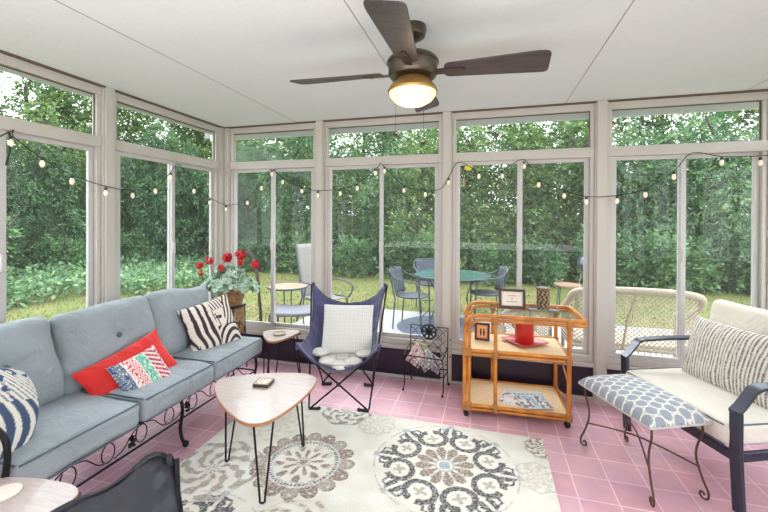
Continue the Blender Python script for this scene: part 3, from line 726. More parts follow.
# ---- hairpin tables
def hairpin_table(name, label, corners, zt, rnd, leg_in=.80, rc=.17, foots=None):
    cx = sum(p[0] for p in corners)/3; cy = sum(p[1] for p in corners)/3
    R = thing(name, label, 'table', (cx, cy, 0))
    pts = []
    for i in range(3):                       # bulging sides
        a = Vector(corners[i]); b = Vector(corners[(i+1) % 3]); mid = (a+b)/2; o = (mid-Vector((cx, cy))).normalized()
        pts += [a, mid+o*(b-a).length*.085]
    q = rpoly([(p.x, p.y) for p in pts], rnd, 9)
    t = MB(); t.prism(q, zt-.018, zt-.0015); e_ = wb(t, 'tabletop', M['edge'], R, bev=.003)
    t = MB(); cc = Vector((cx, cy)); t.prism([tuple(cc+(Vector(p)-cc)*.992) for p in q], zt-.0015, zt); wb(t, 'veneer', M['wood'], e_, R)
    for i in range(3):
        c = Vector(corners[i]); d = (c-Vector((cx, cy))); L_ = d.length; d.normalize(); s_ = Vector((-d.y, d.x))
        at_ = Vector((cx, cy))+d*L_*leg_in; ft = at_+d*.02
        if foots: ft = Vector(foots[i]); at_ = ft-d*.01
        g_ = MB(); top = zt-.02
        a = at_+s_*.05-d*.03; b = at_-s_*.05-d*.03
        path = [(a.x, a.y, top), (ft.x+s_.x*.012, ft.y+s_.y*.012, .022)]
        for k2 in range(1, 8):
            an = pi*k2/8; path.append((ft.x+s_.x*.014*cos(an), ft.y+s_.y*.014*cos(an), .018-.013*sin(an)))
        path += [(ft.x-s_.x*.012, ft.y-s_.y*.012, .022), (b.x, b.y, top)]
        g_.tube(path, .0055, 8); g_.prism(rpoly([tuple(at_+s_*.07-d*.05), tuple(at_-s_*.07-d*.05), tuple(at_-s_*.03+d*.02), tuple(at_+s_*.03+d*.02)], .01, 3), top-.002, top+.0015)
        lg = wb(g_, 'leg', M['iron'], R)
    return R
CT = hairpin_table('coffee_table', 'triangular wood-top coffee table on hairpin legs standing on the rug', [(-1.66, 1.99), (-1.055, 1.545), (-1.02, 2.24)], .42, .20, foots=[(-1.458, 1.875), (-1.075, 1.645), (-1.105, 2.13)])
CT.location.z = .010; 
for ch in CT.children: pass
hairpin_table('side_table', 'small triangular wood-top hairpin table beyond the end of the sofa', [(-1.875, 2.88), (-1.63, 2.60), (-1.545, 2.97)], .46, .12)
hairpin_table('side_table', 'triangular wood-top table at the near end of the sofa, cut by the frame', [(-2.05, .93), (-1.62, .52), (-1.40, 1.07)], .42, .18)
# coasters / little boxes on them
def slab(w_, d_, h_, cf): 
    s_ = MB(); s_.grid(24, 24, lambda u, v: ((u-.5)*w_, (v-.5)*d_, h_), cf)
    c0 = lin(70, 52, 44); s_.add([((a-.5)*w_, (b-.5)*d_, z) for z in (0, h_-.0005) for a, b in ((0, 0), (1, 0), (1, 1), (0, 1))], [(0, 3, 2, 1), (4, 5, 6, 7), (0, 1, 5, 4), (1, 2, 6, 5), (2, 3, 7, 6), (3, 0, 4, 7)], [c0]*8); return s_
def coasterc(u, v):
    if min(u, v, 1-u, 1-v) < .1: return lin(120, 92, 76)
    return lin(230, 214, 190) if nz(u, v, 0, 6) > -.1 else (lin(178, 120, 80) if nz(u, v, 3, 9) > 0 else lin(120, 140, 130))
one(slab(.095, .095, .018, coasterc), 'coaster_box', M['print'], (-1.30, 2.0, .4305), 'small square box of picture coasters on the coffee table', 'coasters', (0, 0, radians(8)))
a_ = MB(); a_.lathe([(.001, .001), (.045, .0), (.055, .012), (.05, .014), (.042, .006), (.001, .005)], n=24)
one(a_, 'dish', M['cwicker'], (-1.68, 2.81, .4605), 'small shallow shell dish on the side table beyond the sofa', 'dish')
a_ = MB(); a_.lathe([(.001, 0), (.052, 0), (.052, .006), (.001, .007)], n=28)
one(a_, 'coaster', M['paper'], (-1.70, .955, .4205), 'pale round coaster on the near side table', 'coaster')

# ---- butterfly chairs
def butterfly(label, x, y, rz, fab, frame, seed=0, ptop=2.7, conc=.055, fold=.010, pk=.013, topz=.36, dome=0):
    """local: x right of sitter's view from the front, front = -y"""
    R = thing('butterfly_chair', label, 'chair', (x, y, 0), rz)
    EA = (.325, .27, .885); WI = (.31, -.27, .52)
    f = {}
    for s_ in (-1, 1):
        g_ = MB(); g_.tube([(s_*.225, -.21, .02), (s_*(EA[0]+.006), EA[1]+.004, EA[2]-.03)], .007); g_.build('side_rod', frame, R)
        g_ = MB(); g_.tube(cr([(s_*.215, .22, .02), (s_*.24, .06, .25), (s_*WI[0], WI[1], WI[2]-.02)], 6), .007); g_.build('side_rod', frame, R)
        g_ = MB(); g_.tube([(s_*.21, -.21, .02), (0, -.235+.004*s_, .21), (-s_*WI[0], WI[1]+.01, WI[2]-.03)], .007); g_.build('cross_rod', frame, R)
        g_ = MB(); g_.tube([(s_*.215, .22, .02), (0, .24+.004*s_, .30), (-s_*EA[0], EA[1]+.005, EA[2]-.06)], .007); g_.build('cross_rod', frame, R)
        for yy in (-.21, .22):
            g_ = MB(); g_.tube([(s_*.225, yy, .012), (s_*.16, yy, .0145)], .0115, 10); g_.ball((s_*.15, yy, .0165), .015, 10); g_.build('foot', M['rubber'], R)
    g_ = MB(); g_.ball((0, -.235, .21), .017, 10); g_.build('joint', M['rubber'], R)
    def sf(u, v):
        a = -1+2*u; t = v
        yb = -.25+.42*t+.12*t*t                              # centre line
        zb = .335-.10*sin(pi*min(1, t*1.25))*1+topz*max(0, (t-.42)/.58)**1.25
        ye = WI[1]+(EA[1]-WI[1])*t; ze = WI[2]-.09*sin(pi*t)+(EA[2]-WI[2])*t**1.5
        pw = 2.4+(ptop-2.4)*t
        m_ = abs(a)**pw
        if dome: q_ = min(1, abs(a)/dome); m_ = m_*(1-t)+t*q_*q_*(3-2*q_)
        hw = .315-conc*sin(pi*t)**.8+.015*t
        rc_ = 1 if abs(a) < .8 else sqrt(max(0, 1-((abs(a)-.8)/.2)**2*(.95 if dome else .5)))
        z = zb+(ze-zb)*m_; yy = yb+(ye-yb)*m_
        if t > .8: z -= (1-rc_)*.07*(t-.8)/.2
        if t < .2: yy += (1-rc_)*.05*(.2-t)/.2
        wr = fold*nz(a*2, t*2, seed, 2.2)*(1-m_*.6)
        return (a*hw, yy+wr, z+wr)
    s_ = MB(); s_.grid(44, 40, sf); s_.build('sling', fab, R, solid=.007)
    for sx2 in (-1, 1):                                       # pockets at the four tips
        for (px, py, pz), n_ in ((EA, 'ear_pocket'), (WI, 'tip_pocket')):
            p_ = MB(); p_.ball((sx2*(px-pk), py, pz-.022-pk*.6), pk, 12, 1.7); p_.build(n_, fab, R)
    for v_ in (1, 0):
        h_ = MB(); h_.tube([Vector(sf(i/44, v_)) for i in range(45)], .006, 6); h_.build('hem', fab, R)
    return R
butterfly('navy canvas butterfly chair with a white pillow, in front of the back windows', -1.105, 2.815, radians(12), M['navy'], M['iron'])
butterfly('black leather butterfly chair in the near left corner, seen from close by', -.645, .314, radians(60), M['leather'], M['iron'], seed=4, ptop=1.7, conc=.01, fold=.03, pk=.012, topz=.46, dome=.9)
def waffle(u, v):
    return lin(226, 224, 220) if ((u*26) % 1 < .7 and (v*26) % 1 < .7) else lin(206, 204, 202)
p_ = MB(); pillow(p_, .40, .375, .13, waffle, N=90, seed=21, pinch=.03)
one(p_, 'throw_pillow', M['vc'], (-1.062, 2.79, .562), 'white waffle-weave pillow on the navy butterfly chair', 'pillow', (radians(-20), 0, radians(12)))
sp_ = MB()
for px, py, pz in ((-.17, -.05, .075), (-.10, -.12, .035), (0, -.15, .015), (.10, -.12, .035), (.17, -.05, .075), (-.1, .02, .04), (.0, .0, .02), (.1, .02, .04)): sp_.ball((px, py, pz+.012), .068, 14, .42)
sp_.lathe([(.001, .0), (.14, .012), (.17, .05), (.001, .03)], (0, -.05, .005), 20)
one(sp_, 'seat_pad', M['white'], (-1.09, 2.77, .312), 'white tufted seat pad under the waffle pillow on the navy chair', 'seat pad', (0, 0, radians(12)))

# ---- magazine rack
MR = thing('magazine_rack', 'black wrought-iron magazine rack with a round medallion against the back wall', 'magazine rack', (-.50, 3.15, 0), radians(-6))
def rod(name, pths, r=.004, mt=None, root=MR, cl=False):
    g_ = MB()
    for p in pths: g_.tube(p, r, 6, closed=cl)
    return g_.build(name, mt or M['iron'], root)
rod('back_frame', [[(-.165, .09, .13), (-.165, .11, .50), (.165, .11, .50), (.165, .09, .13)], [(-.165, .09, .15), (.165, .09, .15)]], .0055)
rod('front_frame', [[(-.165, -.05, .13), (-.165, -.10, .30), (.165, -.10, .30), (.165, -.05, .13)], [(-.165, -.05, .14), (.165, -.05, .14)], [(-.165, -.05, .14), (-.165, .09, .14)], [(.165, -.05, .14), (.165, .09, .14)], [(-.165, -.10, .30), (-.165, .10, .34)], [(.165, -.10, .30), (.165, .10, .34)]], .005)
for px in (-.165, .165):
    for py, q in ((-.05, -1), (.09, 1)):
        g_ = MB(); g_.tube(cr([(px, py, .14), (px, py+.02*q, .09), (px, py+.015*q, .05), (px, py+.045*q, .015)]), .0055, 6); g_.ball((px, py+.05*q, .011), .0105, 8); g_.build('leg', M['iron'], MR)
lt = []
for i in range(-3, 5):
    for s_ in (-1, 1):
        x0, x1 = i*.082-.165, i*.082+.165; z0, z1 = .15, .50
        pts = [(x0+(x1-x0)*t, z0+(z1-z0)*t) for t in [j/14 for j in range(15)]]
        pts = [(s_*a_, b_) for a_, b_ in pts if -.163 <= s_*a_ <= .163]
        if len(pts) > 1: lt.append([(a_, .09+.02*(b_-.13)/.37, b_) for a_, b_ in pts])
rod('lattice', lt, .0022)
for i in range(-2, 3):
    for j in range(5): kn = MB(); kn.ball((i*.075+(.037 if j % 2 else 0), .10, .19+j*.072), .007, 6); kn.build('lattice_knot', M['iron'], MR)
md = MB(); Mm = Matrix.Translation((0, .102, .455)) @ Euler((pi/2, 0, 0)).to_matrix().to_4x4()
md.tube([tuple(Mm @ Vector((.062*cos(2*pi*i/28), .062*sin(2*pi*i/28), 0))) for i in range(28)], .006, 8, closed=True)
for i in range(8):
    a = 2*pi*i/8; md.tube([tuple(Mm @ Vector((r_*cos(a+o_), r_*sin(a+o_), 0))) for r_, o_ in ((.0, 0), (.03, .22), (.058, 0))], .005, 6); md.tube([tuple(Mm @ Vector((r_*cos(a+o_), r_*sin(a+o_), 0))) for r_, o_ in ((.0, 0), (.03, -.22), (.058, 0))], .005, 6)
md.prism([(.02*cos(2*pi*i/16), .02*sin(2*pi*i/16)) for i in range(16)], -.006, .006, Mm); md.build('medallion', M['iron'], MR)
for zz in (.20, .25):
    md = MB()
    for i in range(7): md.tube([( -.15+i*.05+.016*cos(2*pi*j/12), -.055-.045*(zz-.13)/.17, zz+.02*sin(2*pi*j/12)) for j in range(12)], .002, 5, closed=True)
    md.build('front_scrolls', M['iron'], MR)
def magc(seed, base, acc):
    def f(u, v):
        n_ = nz(u+seed, v, seed, 5)
        if v > .78: return acc if (u*7) % 1 < .6 and .83 < v < .93 else base
        return mix(base, acc, .7) if n_ > .1 else (lin(230, 222, 216) if n_ > -.15 else lin(120, 110, 120))
    return f
def magazine(w_, h_, cf, name='magazine'):
    s_ = MB(); s_.grid(20, 24, lambda u, v: ((u-.5)*w_, -.003, (v-.5)*h_), cf); c0 = lin(236, 232, 226)
    s_.add([((a-.5)*w_, yy, (b-.5)*h_) for yy in (-.0028, .004) for a, b in ((0, 0), (1, 0), (1, 1), (0, 1))], [(0, 3, 2, 1), (4, 5, 6, 7), (0, 1, 5, 4), (1, 2, 6, 5), (2, 3, 7, 6), (3, 0, 4, 7)], [c0]*8); return s_
for i, (dx, dy, z, rx, ry, bs, ac, lb) in enumerate(((-.57, 3.13, .285, -18, 28, lin(236, 210, 208), lin(206, 130, 140), 'pink and white magazine tilted in the iron rack'),
        (-.50, 3.125, .262, -20, -38, lin(214, 214, 210), lin(120, 130, 140), 'grey magazine lying crosswise in the iron rack'),
        (-.56, 3.14, .30, -12, 8, lin(180, 190, 140), lin(90, 110, 60), 'green-covered magazine at the back of the iron rack'),
        (-.44, 3.12, .245, -22, -70, lin(228, 226, 220), lin(60, 80, 140), 'white magazine with a blue picture at the front of the iron rack'))):
    one(magazine(.125, .17, magc(i*3.1, bs, ac)), 'magazine', M['print'], (dx, dy, z), lb, 'magazine', (radians(rx), radians(ry), radians(-6)), 'magazines in the iron rack')

# ---- rattan bar cart
CA = thing('bar_cart', 'honey-coloured rattan bar cart with two shelves and a glass top', 'cart', (.19, 2.99, 0), radians(2))
# local frame: x -.37..+.36, y -.17..+.17
def cane(name, pts, r=.015, parent=CA, n=10, closed=False, mt=None):
    g_ = MB(); g_.tube(pts, r, n, closed=closed); return g_.build(name, mt or M['cane'], parent)
X0, X1, YF, YB = -.355, .345, -.175, .265
for yy in (YF, YB):
    f2 = 1 if yy == YF else -1
    cane('post', cr([(X0, yy, .07), (X0, yy, .60), (X0+.005, yy, .655), (X0+.03, yy, .71), (X0+.09, yy, .735), (X0+.2, yy, .735)], 6), .0145)
    cane('post', cr([(X0+.032, yy, .07), (X0+.032, yy, .60), (X0+.038, yy, .645), (X0+.06, yy, .685), (X0+.11, yy, .705), (X0+.2, yy, .705)], 6), .0125)
    cane('post', [(X0+.215, yy, .07), (X0+.215, yy, .725)], .0135)
    cane('post', [(X1, yy, .07), (X1, yy, .71)], .0155)
for dz, rr in ((.735, .0145), (.705, .0125)):
    pts = [(X0+.2, YF, dz), (X1+.05, YF, dz), (X1+.085, YF+.012, dz), (X1+.105, YF+.045, dz), (X1+.105, YB-.045, dz), (X1+.085, YB-.012, dz), (X1+.05, YB, dz), (X0+.2, YB, dz)]
    cane('top_rail', cr(pts, 5), rr)
for z in (.482, .085):
    for yy in (YF, YB):
        cane('shelf_rail', [(X0, yy-.004, z), (X1, yy-.004, z)], .0135); cane('shelf_rail', [(X0, yy-.002, z-.027), (X1, yy-.002, z-.027)], .011)
    for xx in (X0, X1): cane('shelf_rail', [(xx, YF, z-.01), (xx, YB, z-.01)], .013)
    g_ = MB(); g_.box(X0+.01, X1-.01, YF+.01, YB-.01, z-.006, z+.004); g_.build('shelf', M['shelf'], CA, smooth=False)
for yy in (YF, YB):
    for xx in (X0+.015, X0+.215, X1):
        for z in (.467, .075) + ((.705,) if xx != X0+.015 else ()):
            g_ = MB(); g_.box(xx-.02-(.016 if xx < -.3 else 0), xx+.02+(.016 if xx < -.3 else 0), yy-.021, yy+.017, z-.03, z+.03); g_.build('binding', M['cane2'], CA, bev=.008)
cane('brace', [(X1, YF+.02, .30), (X1, YB-.02, .43)], .007); cane('brace', [(X1, YF+.02, .20), (X1, YB-.02, .09)], .007)
g_ = MB(); g_.box(X0+.06, X1+.08, YF+.02, YB-.02, .724, .730); g_.build('glass_top', M['clear'], CA, smooth=False)
for xx in (X0+.01, X1-.01):
    for yy in (YF, YB):
        g_ = MB(); Mw = Matrix.Translation((xx, yy, .0235)) @ Euler((0, pi/2, .5)).to_matrix().to_4x4()
        g_.prism([(.022*cos(2*pi*i/18), .022*sin(2*pi*i/18)) for i in range(18)], -.011, .011, Mw)
        g_.box(xx-.012, xx+.012, yy-.012, yy+.012, .045, .056); g_.build('caster', M['rubber'], CA, bev=.003)
def cw(x, y, z): q = Euler((0, 0, radians(2))).to_matrix() @ Vector((x, y, z)); return (q.x+.19, q.y+2.99, q.z)
# framed card (with small text lines) on the glass top
def pframe(w_, h_, t, fm, art, bw, label, loc, rot, name='picture_frame'):
    R = thing(name, label, 'picture frame', loc); R.rotation_euler = rot
    g_ = MB()
    for a0, a1, b0, b1 in ((-w_/2, w_/2, 0, bw), (-w_/2, w_/2, h_-bw, h_), (-w_/2, -w_/2+bw, bw, h_-bw), (w_/2-bw, w_/2, bw, h_-bw)): g_.box(a0, a1, -t/2, t/2, b0, b1)
    g_.build('frame', fm, R, bev=.002)
    a_ = MB(); a_.grid(60, 44, lambda u, v: ((u-.5)*(w_-2*bw), -.001, bw+(h_-2*bw)*v), art); a_.build('card', M['print'], R)
    b_ = MB(); b_.box(-w_/2+.004, w_/2-.004, .0, t/2-.001, .004, h_-.004); b_.build('backing', M['darkwood'], R)
    return R
def carda(u, v):
    P_ = lin(228, 218, 208)
    if min(u, v, 1-u, 1-v) < .06: return lin(200, 184, 168)
    for z0, a, b, c in ((.70, .30, .70, lin(190, 80, 70)), (.50, .44, .56, lin(190, 80, 70)), (.30, .24, .76, lin(110, 90, 90))):
        if abs(v-z0) < .04 and a < u < b and (u*34) % 1 < .6: return c
    return P_
pframe(.20, .15, .018, M['darkwood'], carda, .019, 'dark framed card with three short printed lines on the cart top', cw(-.0, .13, .7315), (radians(-14), 0, radians(2)))
def artb(u, v):
    if min(u, v, 1-u, 1-v) < .1: return lin(226, 130, 84)
    dx = abs(u-.36) if u < .5 else abs(u-.64)
    if dx < .07 and .2 < v < .72: return lin(40, 34, 34)
    if dx < .1 and .35 < v < .5 and nz(u, v, 0, 20) > -.1: return lin(60, 50, 44)
    return lin(232, 168, 120)
pframe(.112, .132, .024, M['darkwood'], artb, .014, 'small black frame with an orange picture of two figures on the middle shelf', cw(-.228, .06, .4865), (radians(-6), 0, radians(-6)))
# carved candle holder on a tray on top
tr = MB(); tr.prism(rpoly([(-.11, -.06), (.11, -.06), (.11, .06), (-.11, .06)], .01, 3), 0, .007)
for q in ((-.11, .11, -.06, -.053), (-.11, .11, .053, .06), (-.11, -.103, -.053, .053), (.103, .11, -.053, .053)): tr.box(q[0], q[1], q[2], q[3], .006, .016)
M['tray'] = mat('grey_wood_tray', lin(140, 128, 116), .6, rgb2=lin(100, 90, 82), scale=14, stretch=(1, 8, 1))
one(tr, 'tray', M['tray'], cw(.225, .12, .731), 'small weathered wooden tray under the carved lantern on the cart', 'tray', (0, 0, radians(3)), bev=.001)
CL = thing('lantern', 'carved openwork wooden candle lantern standing on the tray', 'lantern', cw(.225, .125, .7385))
def lanc(u, v):
    n_ = noise.cell(Vector((int(u*26), int(v*12), 3)))
    if v > .93 or v < .06: return lin(128, 104, 84)
    d_ = sin(u*2*pi*9+sin(v*16)*1.3)*sin(v*pi*9)
    return lin(168, 148, 122) if d_ > .35 else (lin(62, 50, 42) if d_ < -.1 else lin(124, 104, 84))
a_ = MB(); a_.grid(120, 50, lambda u, v: ((.046+.003*max(-1, min(1, 2*sin(u*2*pi*9+sin(v*16)*1.3)*sin(v*pi*9))))*cos(2*pi*u), (.046+.003*max(-1, min(1, 2*sin(u*2*pi*9+sin(v*16)*1.3)*sin(v*pi*9))))*sin(2*pi*u), .165*v+.0015), lanc)
a_.build('shell', M['vc'], CL); a_ = MB(); a_.lathe([(.001, 0), (.046, 0), (.046, .003), (.001, .003)]); a_.build('base', M['tray'], CL)
a_ = MB(); a_.lathe([(.037, .165), (.048, .165), (.048, .170), (.037, .170)]); a_.build('rim', M['tray'], CL)
a_ = MB(); a_.lathe([(.001, .004), (.02, .004), (.02, .08), (.001, .08)]); a_.build('candle', M['paper'], CL)
# red candle on square plate
a_ = MB(); a_.grid(24, 24, lambda u, v: ((u-.5)*.25, (v-.5)*.25, .004+.016*max(abs(u-.5), abs(v-.5))**3*8))
pr = one(a_, 'plate', M['redplate'], cw(.085, .08, .4865), 'square red plate under the red candle on the cart', 'plate', (0, 0, radians(38)), solid=.005)
rc = MB(); rc.lathe([(.001, .0), (.068, 0), (.070, .004), (.070, .156), (.066, .16), (.061, .158), (.054, .150), (.001, .148)], n=32)
RCN = rc.build('candle', M['redwax']); RCN.location = cw(.085, .08, .4955); tag(RCN, 'fat red pillar candle on the square plate', 'candle')
wk = MB(); wk.tube([(0, 0, .146), (.002, 0, .162)], .0015, 6); wk.build('wick', M['rubber'], RCN)
for i, (x_, y_, a__, bs, ac, lb) in enumerate(((.02, -.01, -12, lin(166, 196, 216), lin(220, 200, 180), 'blue and white magazine on the bottom shelf of the cart, left one'), (.13, -.035, 14, lin(186, 206, 214), lin(120, 150, 170), 'pale blue magazine overlapping the other on the bottom shelf of the cart'))):
    one(magazine(.21, .24, magc(7+i*2, bs, ac)), 'magazine', M['print'], cw(x_, y_, .093+.0085*i), lb, 'magazine', (radians(-90), 0, radians(a__)), 'magazines on the cart')

# ---- footstool
sx0, sy0 = (.586+.80+1.073+.858)/4, (2.609+2.133+2.313+2.775)/4
ang = atan2(2.609-2.133, .586-.80)        # long axis
ST = thing('footstool', 'bronze scroll-leg footstool with a grey trellis-print seat in front of the armchair', 'footstool', (sx0, sy0, 0), ang)
def trel(u, v):
    W_ = lin(226, 222, 206); G_ = lin(146, 150, 162); a = u*9; b = v*6.5
    row = math.floor(b); xx = (a+(row % 2)*.5) % 1-.5; yy = (b-row)-.5
    d_ = sqrt((xx*1.0)**2+(yy*.8+.12)**2)
    d2 = sqrt(((abs(xx)-.5)*1.0)**2+((yy-1)*.8+.12)**2)
    if abs(d_-.46) < .042 or abs(d2-.46) < .036: return W_
    return G_
lw_, lh_ = .535, .36
def seatf(u, v):
    a = -1+2*u; b = -1+2*v; e = (max(0, 1-abs(a)**6))**.5*(max(0, 1-abs(b)**6))**.5
    return (a*lw_/2, b*lh_/2, .405+.06*e+.012*(1-a*a)*(1-b*b))
a_ = MB(); a_.grid(130, 90, seatf, trel)
def skirt(u, v):
    q = u*4; i = int(min(3, q)); t = q-i; c = [(-1, -1), (1, -1), (1, 1), (-1, 1), (-1, -1)]
    x_ = c[i][0]+(c[i+1][0]-c[i][0])*t; y_ = c[i][1]+(c[i+1][1]-c[i][1])*t
    return (x_*lw_/2, y_*lh_/2, .405-.012*v)
a_.grid(80, 2, skirt, lambda u, v: lin(190, 188, 180))
a_.add([(-lw_/2, -lh_/2, .393), (lw_/2, -lh_/2, .393), (lw_/2, lh_/2, .393), (-lw_/2, lh_/2, .393)], [(3, 2, 1, 0)], [lin(150, 140, 130)]*4)
weld(a_.build('seat', M['vc'], ST))
LXs, LYs = .245, .160
for sx2 in (-1, 1):
    for sy2 in (-1, 1):
        g_ = MB(); P2 = lambda r_, z: (sx2*(LXs+r_*.8), sy2*(LYs*.93+r_*.28), z)
        sp = [P2(-.005, .395), P2(.0, .34), P2(-.028, .26), P2(-.03, .19), P2(.004, .10), P2(.03, .05), P2(.028, .016), P2(.006, .009), P2(-.012, .022), P2(-.006, .04), P2(.008, .036), P2(.008, .028)]
        g_.tube(cr(sp, 5), .0055, 8); g_.build('leg', M['bronze'], ST)
g_ = MB(); zz = .16
g_.tube(cr([(-LXs+.01, -LYs+.015, zz), (0, 0, zz+.035), (LXs-.01, LYs-.015, zz)], 8), .0045, 8); g_.build('cross_brace', M['bronze'], ST)
g_ = MB(); g_.tube(cr([(-LXs+.01, LYs-.015, zz), (0, 0, zz+.045), (LXs-.01, -LYs+.015, zz)], 8), .0045, 8); g_.build('cross_brace', M['bronze'], ST)

# ---- armchair
fl_ = Vector((.905, 2.915)); fr_ = Vector((1.170, 2.225)); wd = (fr_-fl_).length; axx = (fr_-fl_).normalized()
rzA = atan2(axx.y, axx.x)                 # local +x = from far arm to near arm, local -y = front
AC = thing('armchair', 'dark metal outdoor armchair with cream cushions at the right', 'armchair', ((fl_.x+fr_.x)/2, (fl_.y+fr_.y)/2, 0), rzA)
hw = wd/2
for s_ in (-1, 1):
    x_ = s_*hw
    g_ = MB(); g_.beam((x_, .02, 0), (x_, -.0, .30), .055, .022, (0, 1, 0)); g_.beam((x_, .0, .295), (x_, -.0, .50), .055, .022, (0, 1, 0)); g_.build('front_leg', M['slate'], AC, bev=.004)
    g_ = MB(); g_.beam((x_, .72, .0), (x_, .62, .34), .05, .022, (0, 1, 0)); g_.beam((x_, .62, .33), (x_, .72, .80), .05, .022, (0, 1, 0)); g_.build('rear_leg', M['slate'], AC, bev=.004)
    g_ = MB(); path = [(-.012, .488), (.02, .515), (.06, .560), (.085, .592), (.12, .604), (.3, .610), (.5, .607), (.65, .60)]
    vs2 = [];
    for (yy, zz) in path: vs2 += [(x_-.03, yy, zz), (x_+.03, yy, zz), (x_+.03, yy, zz+.016), (x_-.03, yy, zz+.016)]
    fs2 = [(4*i+j, 4*i+(j+1) % 4, 4*i+4+(j+1) % 4, 4*i+4+j) for i in range(len(path)-1) for j in range(4)]+[(3, 2, 1, 0), tuple(4*(len(path)-1)+j for j in range(4))]
    g_.add(vs2, fs2); g_.build('armrest', M['slate'], AC, bev=.003)
g_ = MB()
g_.beam((-hw, .0, .275), (hw, .0, .275), .022, .045); g_.beam((-hw, .62, .29), (hw, .62, .29), .022, .045)
for s_ in (-1, 1): g_.beam((s_*hw, 0, .275), (s_*hw, .62, .29), .022, .045)
g_.build('frame', M['slate'], AC, bev=.003)
g_ = MB(); g_.beam((-hw, .715, .79), (hw, .715, .79), .03, .03); g_.build('back_rail', M['slate'], AC, bev=.003)
g_ = MB(); softbox(g_, (0, .29, .365), wd-.035, .63, .115, r=.03, bulge=.014, wr=.002, N=26); cu = weld(g_.build('seat_cushion', M['cream'], AC))
g_ = MB()
for z in (.415, .318): g_.tube([(-hw+.04, -.024, z), (hw-.04, -.024, z)], .004, 6)
for xx in (-hw+.022, hw-.022): g_.tube([(xx, -.0, .418), (xx, .5, .418)], .004, 6)
g_.build('piping', M['pipe'], cu)
g_ = MB(); Mx = Matrix.Translation((0, .615, .655)) @ Euler((radians(-13), 0, 0)).to_matrix().to_4x4()
softbox(g_, (0, 0, 0), wd-.04, .11, .47, r=.045, bulge=.035, wr=.006, ws=5, N=26, M=Mx); weld(g_.build('back_cushion', M['cream'], AC))
def strp(u, v):
    x_ = u*29+.5*nz(v*2, u*9, 0, 1.5); t = x_ % 1; n_ = nz(u*30, v*50, 2, 1)
    if t < .36: return lin(118, 112, 110) if n_ > -.2 else lin(184, 178, 172)
    if t < .46: return lin(178, 168, 158)
    return lin(224, 218, 208)
p_ = MB(); pillow(p_, .60, .40, .16, strp, N=130, seed=31, pinch=.03)
q = Matrix.Rotation(rzA, 3, 'Z') @ Vector((.0, .40, 0))
one(p_, 'throw_pillow', M['vc'], (AC.location.x+q.x, AC.location.y+q.y, .595), 'grey and cream striped lumbar pillow on the armchair', 'pillow', (radians(-16), 0, rzA))

# ---- plant in the corner
PS = thing('plant_stand', 'brown wicker plant stand with wire rings in the corner behind the sofa', 'plant stand', (-2.325, 3.04, 0))
a_ = MB(); a_.prism(rpoly([(-.085, -.085), (.085, -.085), (.085, .085), (-.085, .085)], .02, 4), .34, .60); a_.build('body', M['wicker'], PS, bev=.006)
a_ = MB(); a_.prism(rpoly([(-.10, -.10), (.10, -.10), (.10, .10), (-.10, .10)], .02, 4), .60, .615); a_.build('top_plate', M['iron'], PS)
for sx2 in (-1, 1):
    for sy2 in (-1, 1):
        g_ = MB(); g_.tube(cr([(sx2*.085, sy2*.085, .60), (sx2*.09, sy2*.09, .3), (sx2*.10, sy2*.10, .006)]), .006, 6); g_.build('leg', M['iron'], PS)
g_ = MB()
for cx_, cz_, r_ in ((.13, .42, .055), (.10, .44, .035), (.12, .34, .03)): g_.tube([(cx_+r_*cos(2*pi*i/20), -.06, cz_+r_*sin(2*pi*i/20)) for i in range(20)], .0035, 6, closed=True)
g_.build('wire_rings', M['iron'], PS)
PT = thing('potted_geranium', 'geranium with red flower heads in a wicker pot on the plant stand', 'potted plant', (-2.325, 3.04, .6155))
a_ = MB()
for v0 in range(1): a_.grid(40, 14, lambda u, v: ((.085+.055*v+.004*sin(u*2*pi*20+v*40))*cos(2*pi*u), (.085+.04*v+.004*sin(u*2*pi*20+v*40))*sin(2*pi*u), .165*v))
a_.lathe([(.001, .0), (.075, 0)]); pot = a_.build('pot', M['wicker'], PT, solid=.006)
a_ = MB(); a_.lathe([(.001, .14), (.12, .138)]); a_.build('soil', M['soil'], PT)
random.seed(40); lf = MB(); stm = MB()
def gleaf(mb, c, n_, r_):
    q_ = n_.to_track_quat('Z', 'Y'); vs2 = [tuple(c)]; k2 = 14
    for i in range(k2):
        a = 2*pi*i/k2; rr = r_*(1-.14*(i % 2))*(1 if i != 0 else .45); vs2.append(tuple(c+q_ @ Vector((rr*cos(a), rr*sin(a), r_*.28*(1+.3*sin(4*a))))))
    mb.add(vs2, [(0, 1+i, 1+(i+1) % k2) for i in range(k2)])
for i in range(190):
    a = random.uniform(0, 6.28); rr = .26*sqrt(random.random()); hh = .15+.20*(1-(rr/.27)**1.6)*random.uniform(.3, 1)+random.uniform(-.02, .05)
    c = Vector((rr*cos(a)*1.0, rr*sin(a)*.75-.02, hh)); n_ = Vector((cos(a)*rr*3, sin(a)*rr*3-.25, .7))+rndv()*.45
    gleaf(lf, c, n_.normalized(), random.uniform(.028, .05))
    if i % 4 == 0: stm.tube(cr([(random.uniform(-.04, .04), random.uniform(-.04, .04), .135), (c.x*.6, c.y*.6, hh*.7), tuple(c)], 4), .0028, 5)
lf.build('leaves', M['leafg'], PT); stm.build('stems', M['stem'], PT)
def plantxy(px_, pz_, yy): return Vector((px_+2.325, yy-3.04, pz_-.6155))
